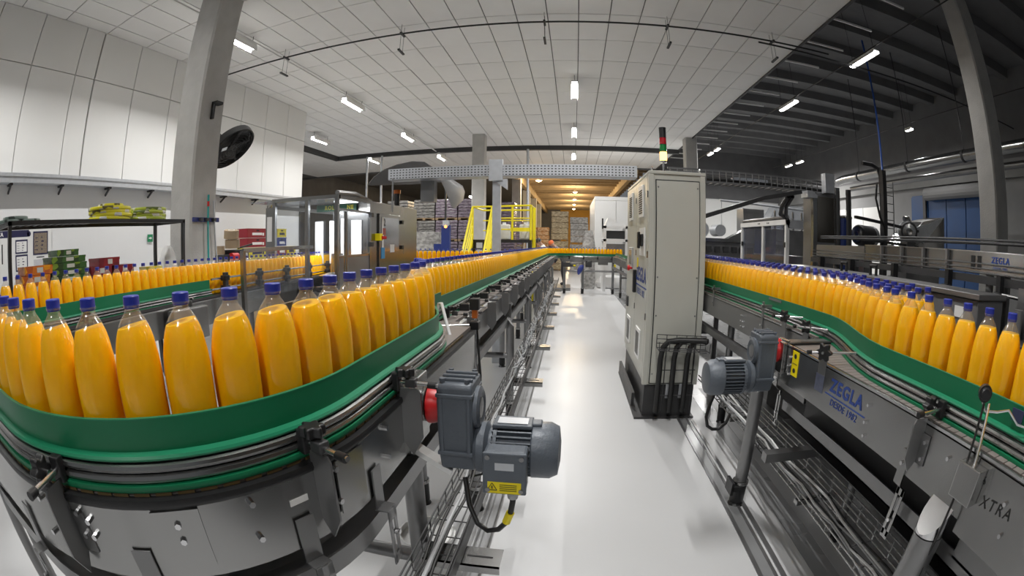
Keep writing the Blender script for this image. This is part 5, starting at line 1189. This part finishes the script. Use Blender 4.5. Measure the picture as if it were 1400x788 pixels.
def load(m, w, d, h, layers, pal=True):
    t = thing('pallet_load', 'x', 'pallet')
    z = 0
    if pal:
        g = G()
        for k in range(3): g.box(-w / 2 + k * (w - .1) / 2, -w / 2 + .1 + k * (w - .1) / 2, -d / 2, d / 2, 0, .06)
        g.box(-w / 2, w / 2, -d / 2, d / 2, .06, .085); part('pallet', g, M_WOOD, t); z = .085
    lh = (h - z) / layers; rw_ = random.Random(int(w * 100) + layers)
    for k in range(layers):
        j = rw_.uniform(-.02, .02); part('tray_layer', G().box(-w / 2 + j, w / 2 + j, -d / 2, d / 2, z + k * lh + .008, z + (k + 1) * lh - .008), m, t, bevel=.012)
    return t
for ci, (x, m, nmx, cw) in enumerate(((-6.75, M_WG, 'grey', 'behind the labelling machine, far column'), (-5.62, M_WG, 'grey', 'beside the grey hood'), (-4.72, M_WP, 'purple', 'behind the blue post'), (-3.82, M_WP, 'purple', 'just before the tall hall pillar'), (-2.75, M_WP, 'purple', 'behind the tall hall pillar'))):
    p = load(m, .86, .8, .80, 6)
    for k in range(4):
        place(p, k == 0, (x, 17.3 if ci != 4 else 19.0, .815 * k), 0, '%s wrapped can pallet %s, %s of four' % (nmx, cw, ('lowest', 'second', 'third', 'topmost')[k]), 'wrapped can pallets')
for k, (x, y, hh, w) in enumerate(((-4.75, 15.0, 1.95, 'low silver wrapped pallet in front of the purple can pallets'), (-5.95, 15.6, 2.35, 'silver wrapped pallet partly behind the labelling machine'))):
    p = load(M_WS, .85, .8, hh, 3); place(p, True, (x, y, 0), 0, w, 'silver wrapped pallets')
bp_ = thing('blue_post', 'dark blue machine post with an orange lamp among the wrapped pallets', 'post', (-3.95, 14.2, 0))
part('column', G().box(-4.1, -3.83, 14.1, 14.3, 0, 2.15), M_CB, bp_, bevel=.01); part('mast', G().box(-4.02, -3.97, 14.2, 14.25, 2.15, 3.3), M_DARK, bp_); part('lamp_head', G().box(-4.05, -3.85, 14.08, 14.2, 2.12, 2.3), M_GALV, bp_); part('lamp', G().cyl((-3.95, 14.07, 2.1), (-3.95, 14.1, 2.1), .05, n=10), emit('orange_lamp_glow', (1, .35, .1), 3), bp_); part('foot_box', G().box(-4.35, -4.1, 14.1, 14.3, 0, 1.55), M_CB, bp_)
p = load(M_WB, .95, .9, 1.67, 5)
for k in range(2): place(p, k == 0, (-.64, 26.2, 1.68 * k), 0, 'beige tray pallet beside the orange sacks, %s of two' % ('lower', 'upper')[k], 'beige tray pallets')
p = load(M_WS, 1.0, .9, 1.5, 4)
for k in range(2): place(p, k == 0, (.44, 26.0, 1.52 * k), 0, 'silver film-wrapped pallet beside the beige one, %s of two' % ('lower', 'upper')[k], 'film-wrapped pallets')
p = load(M_WO, .62, .8, 1.2, 5)
for k, (x, y, z, w) in enumerate(((-1.55, 25.5, 0, 'lower, next to the beige trays'), (-1.55, 25.5, 1.22, 'upper, next to the beige trays'), (-2.2, 25.6, 0, 'lower, near the hall pillar'), (-2.2, 25.6, 1.22, 'upper, near the hall pillar'))): place(p, k == 0, (x, y, z), 0, 'orange sack pallet in the store hall, ' + w, 'orange sack pallets')
p = load(M_WP, .8, .8, 1.35, 6)
for k in range(2): place(p, k == 0, (-3.0 , 24.6, 1.36 * k), 0, 'pink-purple pallet under the warm beam, %s of two' % ('lower', 'upper')[k], 'pink-purple pallets')
solid('film_bundle', G().lathe([(.28, 0), (.33, .3), (.28, .8), (.34, 1.2), (.26, 1.7), (.18, 2.05)], 14, (.62, 16.2, 0), ((.8, 0, 0), (0, .8, 0), ZA)), M_WS, 'tall silver film-wrapped bundle before the white chamber', 'bundle', smooth=True)
WB_ = thing('white_chamber', 'big white panelled chamber beyond the crossing conveyor', 'chamber', (2, 19, 0))
part('body', G().box(.87, 3.4, 17.05, 21.5, 0, 3.34), M_PANEL, WB_)
for k in range(3): part('front_panel', G().box(.87 + .80 * k, 1.655 + .80 * k, 17.0, 17.05, 1.0, 3.2), M_PANEL, WB_)
part('top_panel', G().box(.87, 3.4, 17.0, 17.05, 3.21, 3.35), M_PANEL, WB_)
WMc = thing('white_machine', 'white framed machine with dark inside next to the white chamber', 'machine', (1.5, 15.6, 0))
for x in (1.13, 1.88):
    for y in (15.4, 16.2): part('frame_post', G().box(x - .05, x + .05, y - .05, y + .05, 0, 2.22), M_WHITE, WMc)
for z in (1.68, 2.12): part('frame_beam', G().box(1.08, 1.93, 15.35, 15.42, z, z + .08), M_WHITE, WMc); part('frame_beam', G().box(1.08, 1.14, 15.4, 16.2, z, z + .08), M_WHITE, WMc)
part('dark_unit', G().box(1.18, 1.84, 15.6, 16.0, 1.78, 2.05), M_DARK, WMc, bevel=.02); part('sloped_roof', G().prism([(0, 0), (.75, 0), (.65, .12), (.12, .28)], .7, (1.13, 15.8, 2.2), (XA, ZA, YA)), M_WHITE, WMc); part('lower_unit', G().box(1.15, 1.85, 15.5, 16.1, 1.0, 1.6), M_STEELD, WMc); part('signal_post', G().box(1.03, 1.08, 15.38, 15.42, 2.1, 2.45), M_BLACK, WMc)
def person(label, loc, rz, lean, shirt, hair, trousers, cap=None):
    t = thing('person', label, 'person', loc)
    L = lean; hipz = .92
    def q(h, f=0, s=0): return (s, math.sin(L) * h + f * math.cos(L), hipz + math.cos(L) * h - f * math.sin(L))
    V = [(0, 0, hipz), q(.20), q(.42), q(.52), q(.58, .02), q(.66, .05), q(.78, .05),
         q(.47, 0, .19), q(.20, .12, .25), q(.10, .34, .20), q(.08, .42, .19), q(.47, 0, -.19), q(.20, .12, -.25), q(.10, .34, -.20), q(.08, .42, -.19),
         (.10, 0, .86), (.11, .04, .48), (.11, -.02, .08), (.11, .12, .04), (-.10, 0, .86), (-.11, .04, .48), (-.11, -.02, .08), (-.11, .12, .04)]
    Ed = [(0, 1), (1, 2), (2, 3), (3, 4), (4, 5), (5, 6), (2, 7), (7, 8), (8, 9), (9, 10), (2, 11), (11, 12), (12, 13), (13, 14), (0, 15), (15, 16), (16, 17), (17, 18), (0, 19), (19, 20), (20, 21), (21, 22)]
    Rd = [.14, .13, .15, .07, .055, .085, .08, .07, .048, .036, .03, .07, .048, .036, .03, .09, .065, .045, .04, .09, .065, .045, .04]
    me = bpy.data.meshes.new('body'); me.from_pydata(V, Ed, []); me.materials.append(mat('skin', (.42, .24, .16), .5)); me.materials.append(shirt); me.materials.append(trousers)
    b = link('body', me, t); b.matrix_parent_inverse = Matrix()
    sk = b.modifiers.new('skin', 'SKIN'); sk.use_smooth_shade = True
    for i, r in enumerate(Rd): me.skin_vertices[0].data[i].radius = (r, r * (.75 if i < 3 else 1))
    me.skin_vertices[0].data[0].use_root = True
    b.modifiers.new('sub', 'SUBSURF').render_levels = 1
    dg = bpy.context.evaluated_depsgraph_get(); ev = b.evaluated_get(dg); m2 = bpy.data.meshes.new_from_object(ev)
    b.modifiers.clear(); b.data = m2
    m2.materials.clear()
    for mm in (mat('skin', (.42, .24, .16), .5), shirt, trousers): m2.materials.append(mm)
    nk = Vector(q(.52)); up = Vector((0, math.sin(L), math.cos(L)))
    for f in m2.polygons:
        c = f.center
        hand = any((c - Vector(V[i])).length < .09 for i in (10, 14))
        f.material_index = 0 if (c - nk).dot(up) > .02 or hand else 2 if c.z < .93 else 1; f.use_smooth = True
    hd = Vector(q(.72, .05)); fw = Vector((0, math.cos(L), -math.sin(L))); sd = Vector((1, 0, 0))
    h = part('hair', G().lathe([(.015, .105), (.06, .095), (.09, .06), (.098, .015), (.096, -.03)], 14, hd - fw * .012, (sd, fw * -1 if 0 else fw, up), cap=True), cap or hair, t, True); h.matrix_parent_inverse = Matrix()
    for e in (-1, 1):
        ey = part('eye', G().lathe([(.012, 0), (.008, .006)], 8, hd + fw * .085 + sd * .03 * e + up * .005, (sd, up, fw)), M_INK, t); ey.matrix_parent_inverse = Matrix()
    mo = part('mouth', G().obox(hd + fw * .084 - up * .045, (.045, .008, .006), (sd, up, fw)), M_RED, t); mo.matrix_parent_inverse = Matrix()
    ns = part('nose', G().prism([(-.012, -.025), (.012, -.025), (0, .02)], .02, hd + fw * .093 - up * .01, (sd, up, fw)), mat('skin', (.42, .24, .16), .5), t); ns.matrix_parent_inverse = Matrix()
    for s in (-1, 1):
        e = part('ear', G().lathe([(.02, 0), (.014, .012)], 8, hd + sd * s * .083, (fw, up, sd * s)), mat('skin', (.42, .24, .16), .5), t); e.matrix_parent_inverse = Matrix()
        hp = Vector(V[10 if s > 0 else 14])
        for k in range(5):
            d = (Vector(V[10]) - Vector(V[9])).normalized(); off = sd * (.012 * (k - 2)) if k < 4 else sd * (-.03 * s)
            fg = part('finger', G().tube([hp + off, hp + off + d * .05, hp + off + d * (.075 if k < 4 else .055) - up * .01], .0085, 6), mat('skin', (.42, .24, .16), .5), t, True); fg.matrix_parent_inverse = Matrix()
    t.rotation_euler = (0, 0, rz)
    return t
person('person in a white shirt bending over beyond the crossing conveyor', (-.74, 15.75, .12), math.radians(100), .5, M_WHITE, M_BLACK, mat('dark_trousers', (.03, .03, .04), .7))
person('person in a grey shirt and orange cap bent low beyond the crossing conveyor', (-.25, 16.2, .10), math.radians(95), .62, mat('grey_shirt', (.22, .20, .21), .7), M_BLACK, mat('dark_trousers', (.03, .03, .04), .7), cap=mat('orange_cap', (.7, .14, .03), .6))
solid('step_stool', G().box(-1.1, 0, 15.3, 16.6, 0, .10), M_STEELD, 'low grey standing platform under the two bent workers', 'platform')

# ------------------------------------------------------------------ machinery beyond the packed crowd of bottles
GC = thing('upper_conveyor', 'raised empty steel conveyor with blue lettering behind the packed bottles', 'conveyor', (2.85, 2.5, 0))
part('side_plate', G().box(2.80, 2.806, -.6, 3.6, 1.605, 1.735), M_STEEL, GC); part('side_plate', G().box(2.80, 2.806, 3.62, 4.6, 1.60, 1.72), M_STEELD, GC); part('belt', G().box(2.81, 3.25, -.6, 4.6, 1.70, 1.725), M_STEELD, GC); part('far_plate', G().box(3.25, 3.256, -.6, 4.6, 1.6, 1.74), M_STEELD, GC)
part('top_strip', G().box(2.79, 2.83, -.6, 3.6, 1.735, 1.742), M_BRIGHT, GC)
for z in (1.80, 1.82): part('guide_rod', G().cyl((2.86, -.6, z), (2.86, 4.6, z), .008, n=8), M_DARK, GC)
part('cable_bundle', G().tube([(3.0, -.6, 1.84), (3.0, 1.0, 1.81), (3.0, 3.0, 1.80), (3.0, 4.6, 1.81)], .012, 8), M_CABLE, GC, True)
for z in (1.66, 1.63, 1.60): part('wire_rail', G().cyl((2.74, -.6, z), (2.74, 4.6, z), .005, n=6), M_STEEL, GC)
part('lower_beam', G().box(2.72, 2.80, -.6, 4.6, 1.535, 1.585), M_DARK, GC); part('lower_rod', G().cyl((2.68, .2, 1.46), (2.68, 1.72, 1.49), .012, n=8), M_BRIGHT, GC, True); part('lower_rod', G().cyl((2.66, .2, 1.40), (2.66, 1.55, 1.41), .010, n=8), M_STEEL, GC, True)
for y in (.3, 1.15, 1.3, 1.75, 2.3, 3.0, 3.7, 4.3):
    c = part('rail_clamp', G().box(2.66, 2.72, y - .02, y + .02, 1.38, 1.60), M_BLACK, GC); part('clamp_block', G().box(2.63, 2.70, y - .035, y + .035, 1.44, 1.50), M_BLACK, c, bevel=.008); part('clamp_rod', G().cyl((2.60, y, 1.47), (2.8, y, 1.47), .008, n=8), M_STEEL, c)
text('lettering', 'ZEGLA', .055, (2.796, 1.83, 1.688), (0, -1, 0), ZA, M_BLUEINK, GC, .0015, 1.15, .1); part('lettering_rule', G().box(2.7955, 2.799, 1.70, 1.95, 1.655, 1.66), M_BLUEINK, GC); text('lettering', 'DESDE 1982', .026, (2.796, 1.83, 1.638), (0, -1, 0), ZA, M_BLUEINK, GC, 0, 1.1, .1)
for y in (2.05, 2.12): part('slot_plate', G().box(2.794, 2.80, y - .02, y + .02, 1.62, 1.71), M_INK, GC)
for y in (2.4, 2.7, 3.0, 3.3): part('post', G().box(2.76, 2.79, y - .012, y + .012, 1.58, 1.74), M_STEELD, GC)
for y in (.2, 2.0, 4.3):
    for x in (2.9, 3.2): part('leg', G().cyl((x, y, 0), (x, y, 1.6), .035, n=12), M_STEELD, GC, True)
GB = thing('grey_machine_box', 'long dark grey machine body with a lid behind the packed bottles', 'machine', (2.4, 2.8, 0))
part('body', G().box(2.2, 2.52, 1.60, 4.4, 0, 1.47), mat('machine_grey', (.15, .15, .155), .5, .2, .06, 3), GB, bevel=.008); part('lid', G().box(2.18, 2.54, 1.58, 4.42, 1.47, 1.50), M_STEELD, GB, bevel=.004)
for y in (2.9, 3.35): part('lid_handle', G().tube([(2.35, y - .04, 1.5), (2.35, y - .04, 1.57), (2.35, y + .04, 1.57), (2.35, y + .04, 1.5)], .014, 8), M_BLACK, GB, True)
part('white_tag', G().box(2.195, 2.2, 1.72, 1.80, 1.36, 1.42), M_WHITE, GB)
FL = thing('filling_unit', 'dark machine unit with upright tubes and a hazard striped plate beside the single file', 'machine', (2.6, .8, 0))
part('body', G().box(2.38, 2.58, .1, 1.5, 0, 1.28), M_DARK, FL, bevel=.01); part('back_plate', G().box(2.57, 2.58, .1, 1.5, 1.28, 1.55), M_STEELD, FL)
for k in range(7): part('tube', G().cyl((2.50, 1.44 - .13 * k, 1.28), (2.50, 1.44 - .13 * k, 1.44), .034, n=12), mat('tube_grey', (.20, .20, .20), .3, .3), FL, True)
hz = part('hazard_plate', G().box(2.365, 2.38, .75, 1.5, 1.06, 1.26), M_INK, FL)
for k in range(3): part('hazard_stripe', G().prism([(0, 0), (.1, 0), (.2, .2), (.1, .2)], .003, (2.364, 1.46 - .26 * k, 1.06), ((0, -1, 0), ZA, XA)), mat('hazard_yellow', (.45, .36, .02), .5), hz)
GM = thing('guard_machine', 'white framed machine guard with dark clear panes beyond the packed bottles', 'machine', (3.7, 7.5, 0))
for x, y in ((3.4, 6.56), (3.4, 7.5), (3.4, 8.55), (4.0, 6.56), (4.0, 8.55)): part('frame_post', G().box(x - .03, x + .03, y - .03, y + .03, 0, 2.10), M_WHITE if x < 3.6 else M_GALV, GM)
part('frame_beam', G().box(3.36, 3.44, 6.53, 8.58, 2.03, 2.11), M_WHITE, GM); part('frame_beam', G().box(3.4, 4.03, 6.53, 6.59, 1.98, 2.11), M_GALV, GM); part('frame_beam', G().box(3.4, 4.03, 8.52, 8.58, 2.03, 2.11), M_GALV, GM); part('roof_sheet', G().box(3.42, 4.0, 6.6, 8.5, 2.09, 2.11), M_STEELD, GM)
for a, b in ((6.6, 7.46), (7.54, 8.5)): part('glass_pane', G().box(3.395, 3.405, a, b, 1.0, 2.02), clear('smoked_pane', (.62, .64, .70), 1.35, .03, haze=.05), GM)
part('inner_unit', G().box(3.55, 3.95, 6.9, 8.3, .2, 1.55), M_STEELD, GM, bevel=.01); part('inner_boxes', G().box(3.5, 3.6, 6.9, 8.3, 1.38, 1.52), mat('brown_cartons', (.25, .15, .08), .7, 0, .3, 14), GM); part('blue_unit', G().box(3.6, 3.9, 8.0, 8.4, 1.55, 2.0), M_CB, GM)
for y in (6.58, 8.5): part('hinge', G().box(3.36, 3.38, y - .03, y + .03, 1.68, 1.76), M_BLACK, GM)
for y in (7.2, 7.26, 7.6, 7.66): part('screw', G().box(3.355, 3.36, y - .012, y + .012, 2.06, 2.085), M_INK, GM)
part('status_light', G().cyl((3.72, 6.5, 1.48), (3.72, 6.52, 1.48), .02, n=10), emit('red_status_glow', (1, .03, .06), 4), GM)
part('hose', G().tube([(2.93, 5.6, 2.36), (2.98, 5.9, 2.25), (3.1, 6.2, 2.16), (3.4, 6.6, 2.14), (3.4, 8.5, 2.14)], .035, 8).tube([(3.0, 5.6, 2.36), (3.05, 5.9, 2.25), (3.2, 6.2, 2.15), (3.45, 6.6, 2.14)], .03, 8), M_CABLE, GM, True)
SCb = thing('steel_column_cabinet', 'steel cabinet with a dark mirror panel between tall posts', 'cabinet', (3.6, 5.7, 0))
part('body', G().box(3.40, 3.80, 5.62, 6.0, .3, 2.46), M_STEELD, SCb, bevel=.006); part('mirror_panel', G().box(3.43, 3.74, 5.61, 5.62, 1.78, 2.40), mat('mirror_steel', (.30, .27, .23), .12, 1, .2, 3), SCb)
part('post', G().box(3.33, 3.40, 5.57, 5.64, 0, 2.44), M_STEEL, SCb); part('post', G().box(3.75, 3.82, 5.57, 5.64, 0, 2.55), M_STEEL, SCb); part('duct_box', G().box(3.52, 3.68, 5.5, 5.62, 2.45, 2.72), M_GALV, SCb); part('white_hood', G().prism([(0, 0), (.17, 0), (.17, .04), (.08, .09), (0, .09)], .2, (3.2, 5.6, 2.36), (XA, ZA, YA)), M_GALV, SCb)
part('control_box', G().box(3.45, 3.8, 5.45, 5.55, 1.60, 1.74), M_STEELD, SCb)
for x in (3.55, 3.62, 3.72): part('button', G().cyl((x, 5.44, 1.67), (x, 5.45, 1.67), .015, n=10), M_LBL if x < 3.6 else M_INK, SCb)
BD = thing('blue_tank', 'dark blue tank with a bright rim behind the raised conveyor', 'tank', (4, 5.7, 0))
part('shell', G().cyl((3.98, 5.75, 0), (3.98, 5.75, 2.14), .16, n=20), mat('tank_blue', (.01, .03, .16), .35), BD, True); part('rim', G().lathe([(.165, 0), (.17, .02), (.15, .04)], 20, (3.98, 5.75, 2.14)), M_BRIGHT, BD, True)
def simple_motor(name, label, c, d, r, L):
    t = thing(name, label, 'motor', c); c, d = Vector(c), Vector(d).normalized()
    u = d.orthogonal().normalized(); w = d.cross(u); ax = (u, w, d)
    part('motor_body', G().lathe([(r * .9, -L / 2), (r, -L * .45), (r, L * .3), (r * .92, L * .32)], 20, c, ax), M_DARK, t, True); part('fan_cowl', G().lathe([(r * 1.05, L * .3), (r * 1.05, L * .48), (r * .8, L * .55)], 20, c, ax), M_GALV, t, True)
    part('end_ring', G().lathe([(r * .7, -L * .5), (r * .75, -L * .56), (r * .35, -L * .58), (r * .2, -L * .55)], 20, c, ax), M_STEEL, t, True)
    part('mount', G().obox(c + Vector((0, 0, -c.z / 2 - r * .4)), (r * 1.2, r * 1.2, c.z - r * .8 + .0)), M_STEELD, t)
    return t
simple_motor('electric_motor', 'black electric motor beside the dark blue tank', (4.5, 5.8, 1.93), (.9, .35, 0), .15, .5)
simple_motor('electric_motor', 'round silver-faced motor in front of the steel hopper', (5.42, 5.7, 2.06), (.6, .8, .05), .16, .5)
HP = thing('steel_hopper', 'slanted steel hopper standing before the blue door', 'hopper', (6.2, 6.1, 0))
part('hopper_box', G().prism([(.0, 0), (1.15, 0), (1.15, .58), (.45, .44), (.2, .22)], .6, (5.68, 6.3, 1.84), (XA, ZA, YA)), M_STEEL, HP, bevel=.006); part('hopper_fold', G().prism([(0, 0), (.5, .12), (1.0, .28), (.35, -.22)], .02, (5.8, 5.98, 2.14), (XA, ZA, YA)), M_GALV, HP)
part('stand', G().box(5.8, 6.75, 6.05, 6.55, 0, 1.84), M_STEELD, HP); part('pipe', G().tube([(5.62, 6.0, 2.28), (5.7, 6.0, 2.3), (5.8, 5.97, 2.15), (5.95, 5.95, 1.9)], .05, 10), M_STEEL, HP, True)
for x, y, r, z, w in ((3.9, 5.45, .03, 2.52, 'dark upright post next to the blue tank'), (4.68, 5.5, .04, 2.9, 'tall dark post with a ladder tray before the white panels')):
    solid('machine_post', G().box(x - r, x + r, y - r, y + r, 0, z), M_DARK, w, 'post')
ld_ = thing('wire_ladder', 'upright wire ladder tray on the tall dark post', 'ladder', (4.8, 5.45, 0))
for x in (4.74, 4.90): part('rail', G().cyl((x, 5.5, 0), (x, 5.5, 2.75), .01, n=6), M_STEELD, ld_)
for k in range(9): part('rung', G().cyl((4.74, 5.5, 1.7 + .12 * k), (4.90, 5.5, 1.7 + .12 * k), .006, n=6), M_STEELD, ld_)
solid('drooping_cable', G().tube([(4.45, 5.4, 2.66), (4.42, 5.4, 2.45), (4.5, 5.4, 2.2), (4.6, 5.4, 2.05), (4.62, 5.4, 1.9)], .018, 8), M_CABLE, 'black cable drooping beside the tall dark post', 'cable', smooth=True)
for z0, z1, w in ((2.15, 2.09, 'black slanted bar over the motors behind the raised conveyor'), (1.86, 1.84, 'thin dark rail low behind the raised conveyor')):
    solid('cross_rail', G().bar((3.95, 5.35, z0), (5.75, 5.75, z1), .05, .04), M_DARK, w, 'rail')
LT = thing('ladder_cable_tray', 'dark ladder cable tray running away above the crowd of bottles', 'cable tray', (2.8, 5.9, 2.5))
for y in (5.9, 6.15): 
    for z in (2.50, 2.655): part('side_rail', G().box(1.27, 3.95, y - .008, y + .008, z - .012, z + .012), M_STEELD, LT)
    part('centre_wire', G().cyl((1.27, y, 2.58), (3.95, y, 2.58), .006, n=6), M_STEELD, LT)
for k in range(27): part('rung', G().box(1.3 + .1 * k, 1.312 + .1 * k, 5.885, 5.895, 2.5, 2.655).box(1.3 + .1 * k, 1.312 + .1 * k, 5.9, 6.15, 2.49, 2.5), M_STEELD, LT)
part('cable_bundle', G().tube([(1.27 + .3 * k, 6.0, 2.54 + .012 * (k % 2)) for k in range(10)], .03, 8), M_CABLE, LT, True); part('foil_scrap', G().box(2.2, 2.75, 5.89, 5.96, 2.55, 2.59), M_BRIGHT, LT)
part('end_post', G().box(3.9, 3.95, 5.98, 6.05, 0, 2.5), M_STEELD, LT)
solid('slanted_tray', G().bar((1.55, 5.6, 1.97), (2.5, 5.6, 2.29), .22, .05).bar((2.5, 5.6, 2.29), (3.1, 5.6, 2.42), .22, .05), M_DARK, 'black slanted cable channel climbing from the cabinet to the steel cabinet', 'cable channel')
DU = thing('silver_duct', 'long silver pipe hung level under the dark ribbed roof behind the concrete pillar', 'pipe', (8.5, 9, 3.87))
part('pipe', G().tube([(8.5, -1, 3.89), (8.5, 6, 3.89), (8.5, 12.0, 3.89), (8.5, 12.4, 3.86)], .13, 14), M_STEEL, DU, True); part('pipe', G().tube([(8.8, -1, 3.62), (8.8, 12.1, 3.62)], .075, 10), M_STEELD, DU, True)
for y in (6.6, 8.8, 11.2):
    part('pipe_hanger', G().cyl((8.5, y, 3.9), (8.5, y, 6.97), .014, n=6), M_DARK, DU); part('pipe_band', G().lathe([(.135, -.03), (.145, -.03), (.145, .03), (.135, .03)], 14, (8.5, y, 3.89), (XA, ZA, YA), cap=False), M_DARK, DU)
part('bright_sleeve', G().tube([(8.5, 7.6, 4.0), (8.5, 8.3, 4.0)], .03, 8), M_BRIGHT, DU, True)
solid('bent_pipe', G().tube([(5.0, 5.95, 0), (5.0, 5.95, 2.9), (4.95, 5.95, 3.02), (4.82, 5.95, 3.06), (4.6, 5.95, 3.06)], .035, 10), M_DARK, 'dark bent pipe standing behind the tall dark post', 'pipe', smooth=True)
# machine row in the distance by the white wall
FM = thing('far_machine_row', 'dark conveyor and rollers in the distance past the beige cabinet', 'machine', (4.2, 10.5, 0))
part('frame', G().box(2.9, 5.2, 10.4, 11.0, .9, 1.75), M_STEELD, FM, bevel=.01); part('deck', G().box(2.9, 5.2, 10.3, 11.0, 1.75, 1.83), M_STEEL, FM)
for k in range(10): part('side_block', G().box(2.95 + .22 * k, 3.07 + .22 * k, 10.3, 10.4, 1.50, 1.64), M_DARK, FM)
for x, r in ((3.05, .2), (3.55, .14)): part('roller', G().cyl((x, 10.4, 2.02), (x, 10.9, 2.02), r, n=16), M_GALV, FM, True)
part('ramp', G().prism([(0, 0), (.75, 0), (.75, .38)], .3, (3.75, 10.6, 1.83), (XA, ZA, YA)), M_STEEL, FM); part('frame_leg', G().box(3.0, 3.1, 10.4, 10.5, 0, .9), M_STEELD, FM); part('frame_leg', G().box(5.0, 5.1, 10.4, 10.5, 0, .9), M_STEELD, FM)
part('grey_head', G().box(4.35, 4.95, 10.9, 11.4, 1.4, 2.62), M_STEELD, FM, bevel=.01); part('glazed_hood', G().prism([(0, 0), (1.9, 0), (1.75, .62), (.35, .55)], .5, (5.0, 11.2, 2.2), (XA, ZA, YA)), clear('pale_glazing', (.8, .82, .84), 1.4, .05, haze=.25), FM)
part('rail', G().cyl((3.6, 10.6, 2.75), (7.2, 10.6, 2.62), .03, n=8), M_GALV, FM); part('mesh_guard', G().box(5.2, 7.0, 10.9, 11.3, 1.0, 2.15), M_STEELD, FM)
for k in range(7): part('upright', G().box(5.25 + .28 * k, 5.29 + .28 * k, 10.86, 10.9, 2.15, 2.62), M_STEELD, FM)
